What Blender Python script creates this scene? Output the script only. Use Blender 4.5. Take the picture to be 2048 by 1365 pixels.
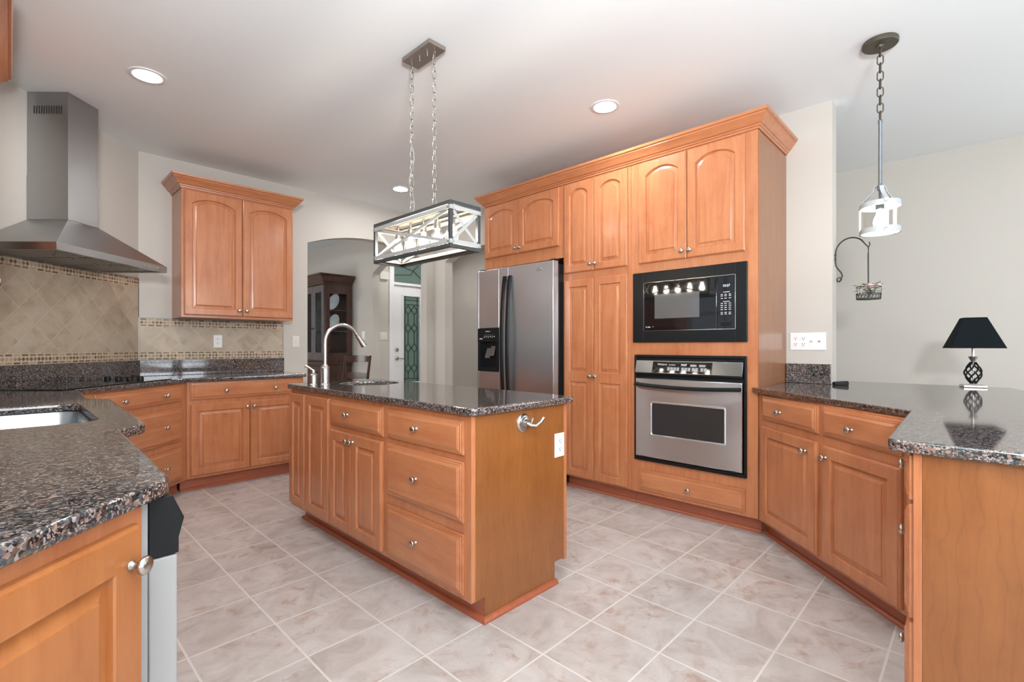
import bpy, bmesh, math, random
from mathutils import Vector, Matrix
random.seed(7)
C = bpy.context.scene.collection
SC = bpy.context.scene
PI = math.pi
R = math.radians
for o in list(bpy.data.objects): bpy.data.objects.remove(o)

# ------------------------------------------------------------------ camera
CAMH = 1.16
cd = bpy.data.cameras.new('camera'); cam = bpy.data.objects.new('camera', cd); C.objects.link(cam)
cam.location = (0, 0, CAMH); cam.rotation_euler = (R(90), 0, R(-46))
cd.sensor_width = 36; cd.lens = 36*970/2048; cd.shift_y = 10/2048; cd.clip_start = .02
SC.camera = cam

# ------------------------------------------------------------------ world, exposure
w = bpy.data.worlds.new('sky'); SC.world = w; w.use_nodes = True
bg = w.node_tree.nodes['Background']; bg.inputs[0].default_value = (.80, .90, 1, 1); bg.inputs[1].default_value = .9
SC.view_settings.view_transform = 'Standard'; SC.view_settings.look = 'None'
SC.view_settings.gamma = 1; SC.view_settings.use_curve_mapping = False
SC.view_settings.exposure = 0.15
SC.cycles.use_denoising = True; SC.cycles.max_bounces = 8; SC.cycles.diffuse_bounces = 5
SC.cycles.glossy_bounces = 4; SC.cycles.transmission_bounces = 6; SC.cycles.transparent_max_bounces = 12
SC.cycles.caustics_reflective = False; SC.cycles.caustics_refractive = False
SC.cycles.sample_clamp_indirect = 6.0

def area(name, loc, direction, sx, sy, power, col=(1, 1, 1)):
    l = bpy.data.lights.new(name, 'AREA'); l.shape = 'RECTANGLE'; l.size = sx; l.size_y = sy; l.energy = power; l.color = col
    o = bpy.data.objects.new(name, l); C.objects.link(o); o.location = loc
    o.rotation_euler = Vector(direction).to_track_quat('-Z', 'Y').to_euler(); return o
# daylight through the windows (each sits in its window opening)
DAY = (.86, .935, 1)
area('daylight_rear_window', (0.2, -3.98, 1.55), (0, 1, .55), 1.5, 1.7, 60, DAY)
area('daylight_rear_window_b', (2.6, -3.98, 1.55), (0, 1, .55), 1.5, 1.7, 50, DAY)
area('daylight_family_window', (-2.98, -2.3, 1.5), (1, 0, .5), 1.6, 1.7, 75, DAY)
area('daylight_side_window', (5.36, -2.2, 1.5), (-1, 0, .5), 1.6, 1.7, 30, DAY)
area('daylight_dining_window', (.03, 7.4, 1.6), (1, 0, .1), 1.6, 1.6, 34, (1, 1, 1))
# the photographer's flash bounced off the ceiling behind the camera
area('bounce_flash', (-.25, -.70, 1.80), (.50, .47, 1), .35, .35, 180, (.92, .96, 1))

# ------------------------------------------------------------------ materials
class NT:
    def __init__(s, name):
        m = bpy.data.materials.new(name); m.use_nodes = True
        s.m = m; s.t = m.node_tree; s.b = s.t.nodes['Principled BSDF']; s.out = s.t.nodes['Material Output']
    def n(s, typ, inp=None, **kw):
        x = s.t.nodes.new('ShaderNode'+typ)
        for k, v in kw.items(): setattr(x, k, v)
        for k, v in (inp or {}).items(): s.set(x.inputs[k], v)
        return x
    def set(s, sock, v):
        if isinstance(v, bpy.types.NodeSocket): s.t.links.new(v, sock)
        elif isinstance(v, bpy.types.Node): s.t.links.new(v.outputs[0], sock)
        else:
            if isinstance(v, tuple) and len(v) == 3 and sock.type == 'RGBA': v = v+(1,)
            sock.default_value = v
    def p(s, **kw):
        al = dict(col='Base Color', rough='Roughness', metal='Metallic', coat='Coat Weight', coatr='Coat Roughness', trans='Transmission Weight',
                  ior='IOR', normal='Normal', alpha='Alpha', emit='Emission Color', es='Emission Strength', spec='Specular IOR Level', aniso='Anisotropic')
        for k, v in kw.items(): s.set(s.b.inputs[al[k]], v)
        return s.m
    def ramp(s, fac, stops, interp='LINEAR'):
        r = s.n('ValToRGB', {'Fac': fac}); cr = r.color_ramp; cr.interpolation = interp
        while len(cr.elements) < len(stops): cr.elements.new(.5)
        for e, (p, c) in zip(cr.elements, stops): e.position = p; e.color = tuple(c)+((1,) if len(c) == 3 else ())
        return r
    def mix(s, fac, a, b, blend='MIX'):
        x = s.n('Mix', data_type='RGBA', blend_type=blend)
        s.set(x.inputs[0], fac); s.set(x.inputs[6], a); s.set(x.inputs[7], b); return x.outputs[2]
    def obj(s): return s.n('TexCoord').outputs['Object']
    def bump(s, h, strength=.2, dist=.002): return s.n('Bump', {'Height': h, 'Strength': strength, 'Distance': dist})

def plain(name, col, rough=.5, metal=0., **kw): return NT(name).p(col=col, rough=rough, metal=metal, **kw)

def wood(name, c1, c2, sc=(9, 9, .8), rough=.30, coat=.35, blotch=.6):
    t = NT(name); co = t.obj()
    rnd = t.n('ObjectInfo').outputs['Random']
    off = t.n('VectorMath', {0: co, 1: t.n('CombineXYZ', {0: rnd, 1: rnd, 2: rnd})}, operation='ADD')
    mp = t.n('Mapping', {'Vector': off, 'Scale': sc})
    g = t.n('TexNoise', {'Vector': mp, 'Scale': 3.0, 'Detail': 7., 'Roughness': .6, 'Distortion': .5})
    f = t.n('TexNoise', {'Vector': mp, 'Scale': 26., 'Detail': 3., 'Roughness': .7})
    bl = t.n('TexNoise', {'Vector': off, 'Scale': 5.5, 'Detail': 3., 'Roughness': .55, 'Distortion': .8})
    a = t.n('Math', {0: g, 1: .55}, operation='MULTIPLY'); b = t.n('Math', {0: f, 1: .2, 2: a}, operation='MULTIPLY_ADD')
    c = t.n('Math', {0: bl, 1: .35*blotch+.05, 2: b}, operation='MULTIPLY_ADD')
    r = t.ramp(c, [(.34, c2), (.52, tuple((x+y)/2 for x, y in zip(c1, c2))), (.72, c1)])
    return t.p(col=r, rough=rough, coat=coat, coatr=.18)

M = {}
MAPLE1, MAPLE2 = (.54, .228, .100), (.37, .116, .045)
M['maple'] = wood('maple_vertical', MAPLE1, MAPLE2)
M['maple_h'] = wood('maple_horizontal', MAPLE1, MAPLE2, sc=(.9, 9, 9))
M['toe'] = wood('maple_toe_light_tint', (.42, .125, .058), (.30, .075, .035), sc=(.9, 9, 9))  # same maple; the light's redder, darker cast is painted into the colour
def veneer():
    m = wood('maple_veneer', (.275, .098, .024), (.19, .060, .013), sc=(5, 5, .9), blotch=1.0); nt = m.node_tree; b = nt.nodes['Principled BSDF']
    src = b.inputs['Base Color'].links[0].from_socket; w_ = nt.nodes.new('ShaderNodeTexWave'); tc = nt.nodes.new('ShaderNodeTexCoord'); mp = nt.nodes.new('ShaderNodeMapping')
    mp.inputs['Scale'].default_value = (1, 1, .28); nt.links.new(tc.outputs['Object'], mp.inputs[0]); nt.links.new(mp.outputs[0], w_.inputs[0])
    w_.bands_direction = 'Y'; w_.inputs['Scale'].default_value = 10; w_.inputs['Distortion'].default_value = 9; w_.inputs['Detail'].default_value = 2.5; w_.inputs['Detail Scale'].default_value = 1.6
    r = nt.nodes.new('ShaderNodeValToRGB'); r.color_ramp.elements[0].position = .0; r.color_ramp.elements[0].color = (.78, .74, .70, 1); r.color_ramp.elements[1].position = .14; r.color_ramp.elements[1].color = (1, 1, 1, 1); nt.links.new(w_.outputs['Color'], r.inputs[0])
    x = nt.nodes.new('ShaderNodeMix'); x.data_type = 'RGBA'; x.blend_type = 'MULTIPLY'; x.inputs[0].default_value = .4; nt.links.new(src, x.inputs[6]); nt.links.new(r.outputs[0], x.inputs[7]); nt.links.new(x.outputs[2], b.inputs['Base Color']); return m
M['veneer'] = veneer()
#, (.275, .098, .024), (.19, .060, .013), sc=(5, 5, .9), blotch=1.0)
M['ochre'] = wood('maple_ochre', (.43, .165, .050), (.31, .100, .026), sc=(6, 6, .8))
M['cherry'] = wood('dark_cherry', (.075, .024, .010), (.026, .008, .005), rough=.25)
M['hutchsheen'] = wood('cherry_window_sheen', (.10, .085, .085), (.05, .04, .045), rough=.22)  # cherry greyed and paled: window reflection put into the door-front colour

def granite(name, pale=1.0):
    t = NT(name); co = t.obj()
    d = t.n('TexNoise', {'Vector': co, 'Scale': 60., 'Detail': 2.})
    dv = t.n('VectorMath', {0: d.outputs['Color'], 1: (.5, .5, .5)}, operation='SUBTRACT')
    ds = t.n('VectorMath', {0: dv, 'Scale': .012}, operation='SCALE')
    v = t.n('VectorMath', {0: co, 1: ds}, operation='ADD')
    v1 = t.n('TexVoronoi', {'Vector': v, 'Scale': 150.})
    v2 = t.n('TexVoronoi', {'Vector': v, 'Scale': 310.})
    s1 = t.n('SeparateColor', {0: v1.outputs['Color']}); s2 = t.n('SeparateColor', {0: v2.outputs['Color']})
    st = [(0, (.008, .009, .011)), (.36, (.032, .037, .043)), (.52, (.105, .066, .050)), (.66, (.25, .17, .135)), (.79, (.06, .074, .087)), (.89, (.28, .25, .24))]
    r1 = t.ramp(s1.outputs[0], st, 'CONSTANT'); r2 = t.ramp(s2.outputs[1], st, 'CONSTANT')
    big = t.n('TexNoise', {'Vector': co, 'Scale': 22., 'Detail': 3.})
    fr = t.ramp(big, [(.38, (0, 0, 0)), (.54, (1, 1, 1))])
    return t.p(col=t.mix(fr, r1, r2), rough=.06, ior=1.8)
M['granite'] = granite('brown_granite')

def steel(name, col=(.60, .60, .60), rough=.26, aniso=0., rot=0.):
    t = NT(name); nz = t.n('TexNoise', {'Vector': t.obj(), 'Scale': 3., 'Detail': 3.})
    rr = t.n('MapRange', {0: nz, 3: rough-.04, 4: rough+.05})
    if aniso: t.p(aniso=aniso); t.set(t.b.inputs['Anisotropic Rotation'], rot); t.set(t.b.inputs['Tangent'], t.n('Tangent', direction_type='RADIAL', axis='Z'))
    return t.p(col=col, metal=1., rough=rr)
M['steel'] = steel('brushed_steel', (.50, .545, .59), .30, .8, 0.)
M['hoodsteel'] = steel('hood_steel', (.42, .425, .43), .38, .6, .25)
M['nickel'] = plain('satin_nickel', (.52, .505, .48), .26, 1.)
M['chrome'] = plain('chrome', (.75, .75, .75), .1, 1.)
M['ovensteel'] = steel('oven_steel', (.64, .66, .68), .32, 1., .25)
M['consolesteel'] = steel('console_steel', (.20, .205, .21), .25)
M['black_gloss'] = plain('black_glass', (.006, .006, .007), .04)
M['black_satin'] = plain('black_satin_plastic', (.010, .011, .012), .30, spec=.18)
M['black_matte'] = plain('black_matte', (.010, .010, .011), .55, spec=.2)
M['dark_window'] = plain('grey_oven_window', (.03, .03, .03), .08)
M['greyglass'] = plain('grey_screen_glass', (.10, .10, .10), .06)
M['iron'] = plain('wrought_iron', (.035, .032, .03), .5, .4)
M['slate_metal'] = plain('weathered_metal', (.15, .165, .18), .42, .6)
M['pewter'] = plain('pale_pewter', (.42, .44, .455), .5, .2)
t = NT('frosted_diffuser'); tl = t.n('BsdfTranslucent', {0: (.95, .95, .93, 1)}); t.set(t.out.inputs[0], tl); M['frost'] = t.m
M['bronze'] = plain('bronze_metal', (.10, .085, .065), .45, .5)
M['dkframe'] = plain('charcoal_metal', (.055, .06, .065), .42, .5)
M['galv'] = plain('galvanised_strip', (.36, .36, .35), .5, .15)
M['liner'] = plain('weathered_liner_board', (.36, .31, .25), .6)
M['brownmetal'] = plain('brown_nickel', (.33, .28, .25), .33, .75)
M['white_plastic'] = plain('white_plastic', (.84, .84, .83), .35)
M['cream_plastic'] = plain('light_almond_plastic', (.70, .68, .62), .4)
M['slot'] = plain('dark_slot', (.02, .02, .02), .6)
M['white_paint'] = plain('white_trim_paint', (.80, .80, .81), .4)
M['dwgrey'] = plain('light_grey_enamel', (.33, .33, .325), .4)
M['sinksteel'] = plain('sink_satin_steel', (.42, .44, .45), .33, 1.)
M['print'] = plain('pale_print', (.70, .70, .70), .5)
M['printdim'] = plain('grey_print', (.28, .28, .28), .5)
M['clock'] = NT('clock_digits').p(col=(.1, .1, .1), emit=(.85, .95, 1), es=1.2)
M['china'] = plain('white_china', (.75, .78, .78), .12)
M['shade'] = plain('black_fabric_shade', (.005, .008, .010), .8, spec=.1)
M['leaf'] = plain('leaf_green', (.17, .31, .12), .55)
M['petal'] = plain('pink_petal', (.78, .52, .54), .6)
M['petal2'] = plain('mauve_petal', (.20, .10, .18), .6)
def emitmat(name, col, s): return NT(name).p(col=(.9, .9, .9), emit=col, es=s)
M['bulb'] = emitmat('lit_bulb', (1, .88, .68), 80.)
M['bulbp'] = emitmat('lit_pendant_bulb', (1, .91, .77), 60.)
M['can'] = emitmat('lit_downlight', (1, .98, .96), 230.)
def thinglass(name, tint=(1, 1, 1), seed=0.):
    t = NT(name); tr = t.n('BsdfTransparent', {0: tint+(1,)}); gl = t.n('BsdfGlossy', {'Color': (1, 1, 1, 1), 'Roughness': .03})
    if seed:
        vz = t.n('TexNoise', {'Vector': t.obj(), 'Scale': 90.}); t.set(gl.inputs['Normal'], t.bump(vz, seed, .004))
    fr = t.n('Fresnel', {0: 1.2 if seed else 1.35}); fr = t.n('Math', {0: fr, 1: .22}, operation='MULTIPLY'); mx = t.n('MixShader', {0: fr, 1: tr, 2: gl}); t.set(t.out.inputs[0], mx); return t.m
M['glass'] = thinglass('clear_glass'); M['seeded'] = thinglass('seeded_glass', (.97, .97, .96), .12)
M['hutchglass'] = thinglass('hutch_glass', (.55, .58, .60))
t = NT('leaded_green_glass'); nz = t.n('TexNoise', {'Vector': t.obj(), 'Scale': 70., 'Detail': 3.})
M['leadglass'] = t.p(col=(.60, .68, .66), rough=.22, trans=.85, ior=1.3, normal=t.bump(nz, .8, .004))

t = NT('wall_greige_paint'); nz = t.n('TexNoise', {'Vector': t.obj(), 'Scale': 180., 'Detail': 2.})
M['wall'] = t.p(col=(.535, .500, .452), rough=.55, normal=t.bump(nz, .06, .001))
M['ceil'] = plain('ceiling_white_paint', (.875, .905, .915), .7)

t = NT('ceramic_floor_tile'); co = t.obj()
mp = t.n('Mapping', {'Vector': co, 'Location': (-.148, -.25, 0)})
br = t.n('TexBrick', {'Vector': mp, 'Scale': 1., 'Mortar Size': .0045, 'Mortar Smooth': .2, 'Bias': 0., 'Brick Width': .311, 'Row Height': .311,
                      'Color1': (0, 0, 0, 1), 'Color2': (1, 1, 1, 1), 'Mortar': (.5, .5, .5, 1)}, offset=0., squash=1.)
idv = t.n('VectorMath', {0: co, 1: br.outputs['Color']}, operation='ADD')
n1 = t.n('TexNoise', {'Vector': idv, 'Scale': 5.5, 'Detail': 6., 'Roughness': .62, 'Distortion': 1.2})
n2 = t.n('TexNoise', {'Vector': idv, 'Scale': 13., 'Detail': 8., 'Roughness': .65, 'Distortion': .6})
n3 = t.n('TexNoise', {'Vector': idv, 'Scale': 2.2, 'Detail': 2.})
base = t.ramp(n1, [(.33, (.40, .355, .325)), (.50, (.50, .455, .428)), (.68, (.57, .535, .512))])
spot = t.ramp(n2, [(.53, (0, 0, 0)), (.66, (1, 1, 1))]); spf = t.n('Math', {0: spot, 1: t.ramp(n3, [(.36, (.1, .1, .1)), (.56, (1, 1, 1))])}, operation='MULTIPLY')
spg = t.n('Math', {0: spf, 1: .75}, operation='MULTIPLY')
c2 = t.mix(spg, base, (.34, .215, .15)); pt = t.n('Math', {0: br.outputs['Color'], 1: .10, 2: .95}, operation='MULTIPLY_ADD')
c3 = t.n('VectorMath', {0: c2, 'Scale': pt}, operation='SCALE')
c4 = t.mix(br.outputs['Fac'], c3, (.67, .645, .61))
hh = t.n('Math', {0: n2, 1: .25}, operation='MULTIPLY'); hb = t.n('Math', {0: hh, 1: br.outputs['Fac']}, operation='SUBTRACT')
M['floor'] = t.p(col=c4, rough=.36, normal=t.bump(hb, .35, .0025))

t = NT('travertine_diagonal_tile'); co = t.obj()
sx = t.n('SeparateXYZ', {0: co}); cb = t.n('CombineXYZ', {0: sx.outputs[0], 1: sx.outputs[2], 2: 0.})
mp = t.n('Mapping', {'Vector': cb, 'Rotation': (0, 0, R(45)), 'Location': (.03, .02, 0)})
br = t.n('TexBrick', {'Vector': mp, 'Scale': 1., 'Mortar Size': .0022, 'Mortar Smooth': .2, 'Bias': 0., 'Brick Width': .152, 'Row Height': .152,
                      'Color1': (0, 0, 0, 1), 'Color2': (1, 1, 1, 1), 'Mortar': (.5, .5, .5, 1)}, offset=0., squash=1.)
idv = t.n('VectorMath', {0: co, 1: br.outputs['Color']}, operation='ADD')
n1 = t.n('TexNoise', {'Vector': idv, 'Scale': 7., 'Detail': 6., 'Roughness': .6, 'Distortion': .6})
n2 = t.n('TexNoise', {'Vector': idv, 'Scale': 45., 'Detail': 4., 'Roughness': .7})
b1 = t.ramp(n1, [(.3, (.36, .275, .195)), (.5, (.445, .36, .265)), (.7, (.50, .425, .335))])
b2 = t.mix(t.ramp(n2, [(.60, (0, 0, 0)), (.72, (.7, .7, .7))]), b1, (.33, .22, .13))
pt = t.n('Math', {0: br.outputs['Color'], 1: .07, 2: .97}, operation='MULTIPLY_ADD')
b3 = t.n('VectorMath', {0: b2, 'Scale': pt}, operation='SCALE')
M['dtile'] = t.p(col=t.mix(br.outputs['Fac'], b3, (.52, .44, .335)), rough=.4, normal=t.bump(t.n('Math', {0: 1., 1: br.outputs['Fac']}, operation='SUBTRACT'), .3, .002))
M['mos0'] = plain('mosaic_grout', (.55, .46, .34), .6)
for i, c in enumerate([(.165, .095, .055), (.25, .155, .092), (.36, .245, .155), (.44, .33, .22)]): M['mos%d' % (i+1)] = plain('mosaic_stone', c, .45)

def foliage(name, a, b):
    t = NT(name); nz = t.n('TexNoise', {'Vector': t.obj(), 'Scale': 6., 'Detail': 8.}); return t.p(col=t.ramp(nz, [(.4, a), (.6, b)]), rough=.8)
M['hedge'] = foliage('hedge_green', (.09, .18, .12), (.25, .38, .27)); M['lawn'] = foliage('lawn_green', (.08, .20, .05), (.18, .34, .10))

# ------------------------------------------------------------------ mesh helpers
class MB:
    def __init__(s): s.v = []; s.f = []; s.m = []
    def add(s, vs, fs, m=0):
        b = len(s.v); s.v += [tuple(v) for v in vs]; s.f += [tuple(i+b for i in f) for f in fs]; s.m += [m]*len(fs); return s
    def box(s, x0, x1, y0, y1, z0, z1, m=0, mat=None):
        vs = [Vector(p) for p in ((x0, y0, z0), (x1, y0, z0), (x1, y1, z0), (x0, y1, z0), (x0, y0, z1), (x1, y0, z1), (x1, y1, z1), (x0, y1, z1))]
        if mat: vs = [mat @ v for v in vs]
        return s.add(vs, [(0, 3, 2, 1), (4, 5, 6, 7), (0, 1, 5, 4), (1, 2, 6, 5), (2, 3, 7, 6), (3, 0, 4, 7)], m)
    def prism(s, poly, z0, z1, m=0, mat=None):
        n = len(poly); vs = [Vector((p[0], p[1], z0)) for p in poly]+[Vector((p[0], p[1], z1)) for p in poly]
        if mat: vs = [mat @ v for v in vs]
        return s.add(vs, [tuple(range(n-1, -1, -1)), tuple(range(n, 2*n))]+[(i, (i+1) % n, n+(i+1) % n, n+i) for i in range(n)], m)
    def loops(s, L, cap0=False, cap1=True, m=0, closed=False):
        n = len(L[0]); vs = [p for l in L for p in l]; fs = []
        for k in range(len(L)-(0 if closed else 1)):
            a = k*n; b = ((k+1) % len(L))*n
            fs += [(a+i, a+(i+1) % n, b+(i+1) % n, b+i) for i in range(n)]
        if cap0: fs.append(tuple(range(n-1, -1, -1)))
        if cap1: fs.append(tuple(range((len(L)-1)*n, len(L)*n)))
        return s.add(vs, fs, m)
    def lathe(s, prof, mat=None, n=24, m=0, caps=True):
        L = []
        for r, z in prof:
            l = [Vector((r*math.cos(2*PI*i/n), r*math.sin(2*PI*i/n), z)) for i in range(n)]
            L.append([mat @ p for p in l] if mat else l)
        return s.loops(L, caps, caps, m)
    def tube(s, pts, r, n=8, closed=False, m=0, flat=None):
        pts = [Vector(p) for p in pts]; k = len(pts); L = []; nrm = None
        for i in range(k):
            if closed: d = pts[(i+1) % k]-pts[i-1]
            else: d = pts[min(i+1, k-1)]-pts[max(i-1, 0)]
            d.normalize()
            if nrm is None:
                a = Vector((0, 0, 1)) if abs(d.z) < .9 else Vector((1, 0, 0)); nrm = a.cross(d).normalized()
            else:
                nrm = (nrm-d*nrm.dot(d)).normalized()
            bi = d.cross(nrm); rr = r[i] if isinstance(r, (list, tuple)) else r; fl = flat or 1.
            L.append([pts[i]+(nrm*math.cos(2*PI*j/n)*fl+bi*math.sin(2*PI*j/n))*rr for j in range(n)])
        return s.loops(L, not closed, not closed, m, closed)
    def bar(s, a, b, wd, th, up=(0, 0, 1), m=0):
        a = Vector(a); b = Vector(b); d = (b-a); ln = d.length; d.normalize(); u = Vector(up); u = (u-d*u.dot(d)).normalized(); q = d.cross(u)
        mt = Matrix(((d.x, u.x, q.x, a.x), (d.y, u.y, q.y, a.y), (d.z, u.z, q.z, a.z), (0, 0, 0, 1)))
        return s.box(0, ln, -wd/2, wd/2, -th/2, th/2, m, mt)
    def build(s, name, mats, parent=None, bevel=0, smooth=35, seg=2, center=None):
        if not isinstance(mats, (list, tuple)): mats = [mats]
        me = bpy.data.meshes.new(name); vs = s.v
        off = Vector((0, 0, 0))
        if parent is None and center is not False:
            lo = [min(v[i] for v in vs) for i in range(3)]; hi = [max(v[i] for v in vs) for i in range(3)]
            off = Vector(((lo[0]+hi[0])/2, (lo[1]+hi[1])/2, lo[2]))
            vs = [tuple(Vector(v)-off) for v in vs]
        me.from_pydata(vs, [], s.f)
        for mt in mats: me.materials.append(mt)
        for p, mi in zip(me.polygons, s.m): p.material_index = mi
        bm = bmesh.new(); bm.from_mesh(me); bmesh.ops.recalc_face_normals(bm, faces=bm.faces); bm.to_mesh(me); bm.free()
        if smooth:
            for p in me.polygons: p.use_smooth = True
            me.set_sharp_from_angle(angle=R(smooth))
        o = bpy.data.objects.new(name, me); C.objects.link(o); o.location = off
        if parent is not None: o.parent = parent
        if bevel:
            md = o.modifiers.new('bevel', 'BEVEL'); md.width = bevel; md.segments = seg; md.limit_method = 'ANGLE'; md.angle_limit = R(50)
            md.harden_normals = True
        return o

def tag(o, label=None, cat=None, group=None, kind=None):
    if label: o['label'] = label
    if cat: o['category'] = cat
    if group: o['group'] = group
    if kind: o['kind'] = kind
    return o
def thing(name, label, cat, loc=(0, 0, 0), rz=0, group=None):
    o = bpy.data.objects.new(name, None); o.empty_display_size = .1; C.objects.link(o); o.location = loc; o.rotation_euler = (0, 0, R(rz))
    return tag(o, label, cat, group)
def struct(o): o['kind'] = 'structure'; return o
def T(x=0, y=0, z=0): return Matrix.Translation((x, y, z))
def RX(a): return Matrix.Rotation(R(a), 4, 'X')
def RY(a): return Matrix.Rotation(R(a), 4, 'Y')
def RZ(a): return Matrix.Rotation(R(a), 4, 'Z')
def copytree(o, parent=None):
    c = o.copy(); C.objects.link(c)
    if parent is not None: c.parent = parent
    for ch in [x for x in bpy.data.objects if x.parent == o]: copytree(ch, c)
    return c
def lettering(name, text, size, mat, parent, loc, rot, ext=.0006, align='LEFT'):
    cu = bpy.data.curves.new(name, 'FONT'); cu.body = text; cu.size = size; cu.extrude = ext; cu.align_x = align; cu.resolution_u = 2
    tmp = bpy.data.objects.new('tmp', cu); C.objects.link(tmp); bpy.context.view_layer.update()
    me = bpy.data.meshes.new_from_object(tmp.evaluated_get(bpy.context.evaluated_depsgraph_get())); me.name = name
    bpy.data.objects.remove(tmp); me.materials.clear(); me.materials.append(mat)
    o = bpy.data.objects.new(name, me); C.objects.link(o); o.parent = parent; o.location = loc; o.rotation_euler = rot; return o
FRONT = (R(90), 0, 0)     # text that reads from a cabinet's front (local -y)

# ------------------------------------------------------------------ room
Hc = 2.78
CX, CY = .742, 5.03          # corner of hood wall and back wall
def slab(name, x0, x1, y0, y1, z0, z1, mat, **k): return struct(MB().box(x0, x1, y0, y1, z0, z1).build(name, mat, center=False, smooth=0))
PLAN = [(-3.12, -4.12), (5.51, -4.12), (5.51, 6.72), (3.71, 6.72), (3.71, 9.62), (-.12, 9.62), (-.12, 5.15), (-3.12, 5.15)]
struct(MB().prism(PLAN, -.1, 0).build('floor', M['floor'], center=False, smooth=0))
struct(MB().prism(PLAN, Hc, Hc+.1).build('ceiling', M['ceil'], center=False, smooth=0))
def wallseg(mb, a, b, th, z0=0, z1=Hc):
    a = Vector(a); b = Vector(b); d = (b-a).normalized(); n = Vector((d.y, -d.x))   # thickness goes to the right of a->b
    mb.prism([a, b, b+n*th, a+n*th], z0, z1)
def archwall(mb, a, b, th, s0, s1, zs, rise, ztop=Hc, N=20, openend=False):
    """wall a->b with an arched opening between distances s0..s1"""
    a = Vector(a); b = Vector(b); d = (b-a).normalized(); L = (b-a).length; n = Vector((d.y, -d.x))
    poly = [(0, 0), (s0, 0), (s0, zs)]
    hw = (s1-s0)/2; rad = (hw*hw+rise*rise)/(2*rise); cz = zs+rise-rad; a0 = math.asin(hw/rad)
    for i in range(1, N): t = -a0+2*a0*i/N; poly.append(((s0+s1)/2+rad*math.sin(t), cz+rad*math.cos(t)))
    poly += [(s1, zs), (s1, 0), (L, 0), (L, ztop), (0, ztop)]
    base = len(mb.v); k = len(poly)
    for off in (0, th):
        for s, z in poly: p = a+d*s+n*off; mb.v.append((p.x, p.y, z))
    # front/back faces: two legs and spandrel strips
    q = list(range(k)); iA = 2; iB = 2+N
    def cap(o, flip):
        fs = [[0, 1, 2, k-1]] if s0 > 0.001 else []
        fs += [[iB, iB+1, iB+2, iB+3]] if L-s1 > .001 else []
        fs = [[o+i for i in f] for f in fs]
        top0 = k-1 if s0 > .001 else k-1; top1 = k-2
        # strips from arch to top line
        return fs
    for o in (base, base+k):
        mb.f += [tuple(o+i for i in f) for f in ((0, 1, 2, k-1), (iB, iB+1, iB+2, iB+3))[:1 if openend else 2]]; mb.m += [0]*(1 if openend else 2)
        mb.f.append(tuple(o+i for i in [k-1]+list(range(iA, iB+1))+[k-2])); mb.m.append(0)
    for i in range(k):
        j = (i+1) % k
        if openend and i in (iB, iB+1, iB+2): continue
        mb.f.append((base+i, base+j, base+k+j, base+k+i)); mb.m.append(0)
# left wall with the window over the sink
mb = MB()
mb.box(-.55, -.43, 1.30, 2.0, 0, Hc); mb.box(-.55, -.43, 3.0, 3.97, 0, Hc); mb.box(-.55, -.43, 2.0, 3.0, 0, 1.08); mb.box(-.55, -.43, 2.0, 3.0, 2.15, Hc)
struct(mb.build('wall_left', M['wall'], center=False, smooth=0))
mb = MB(); wallseg(mb, (-2.9, -1.12), (-.43, 1.35), -.12); struct(mb.build('wall_left_angled', M['wall'], center=False, smooth=0))
mb = MB(); wallseg(mb, (-.43, 3.858), (CX, CY), -.12); struct(mb.build('wall_hood', M['wall'], center=False, smooth=0))
mb = MB(); archwall(mb, (CX-.05, CY), (3.876, CY), -.12, 2.149-CX+.05, 3.655-CX+.05, 2.235, .145); struct(mb.build('wall_back', M['wall'], center=False, smooth=30))
# wall behind tall cabinets, running on as the pier; arched passage beside the refrigerator
mb = MB(); archwall(mb, (3.756, 4.785), (3.756, .70), -.12, 0.0001, 1.10, 2.205, .12); struct(mb.build('wall_right', M['wall'], center=False, smooth=30, bevel=.012))
mb = MB(); mb.box(3.756, 3.876, 4.785, CY, 0, Hc); struct(mb.build('wall_right_return', M['wall'], center=False, smooth=0))
mb = MB(); mb.box(3.756, 3.876, -.30, .69, 0, .872); struct(mb.build('wall_peninsula_knee', M['wall'], center=False, smooth=0))
def winwall(name, a, b, th, wins):
    mb = MB(); a = Vector(a); b = Vector(b); d = (b-a).normalized(); L = (b-a).length
    s = 0
    for s0, s1, z0, z1 in wins:
        wallseg(mb, a+d*s, a+d*s0, th); wallseg(mb, a+d*s0, a+d*s1, th, 0, z0); wallseg(mb, a+d*s0, a+d*s1, th, z1, Hc); s = s1
    wallseg(mb, a+d*s, b, th); struct(mb.build(name, M['wall'], center=False, smooth=0))
winwall('wall_far_right', (5.39, 6.72), (5.39, -4.0), -.12, [(8.12, 9.72, .65, 2.35)])
winwall('wall_rear', (5.39, -4.0), (-3.0, -4.0), -.12, [(2.04, 3.54, .70, 2.4), (4.44, 5.94, .70, 2.4)])
winwall('wall_family', (-3.0, -4.0), (-3.0, -1.0), -.12, [(.9, 2.5, .65, 2.35)])
mb = MB(); archwall(mb, (3.60, 9.5), (3.60, CY+.121), -.11, 9.5-6.247, 9.5-5.1515, 2.19, .16, openend=True); struct(mb.build('wall_dining_right', M['wall'], center=False, smooth=30))
winwall('wall_dining_left', (0, CY+.12), (0, 9.5), -.12, [(1.45, 3.05, .8, 2.4)])
slab('wall_dining_far', -.12, 3.71, 9.5, 9.62, 0, Hc, M['wall'])
mb = MB(); mb.box(3.71, 4.16, 6.6, 6.72, 0, Hc); mb.box(4.905, 5.39, 6.6, 6.72, 0, Hc); mb.box(4.16, 4.905, 6.6, 6.72, 2.66, Hc); struct(mb.build('wall_foyer', M['wall'], center=False, smooth=0))

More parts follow.
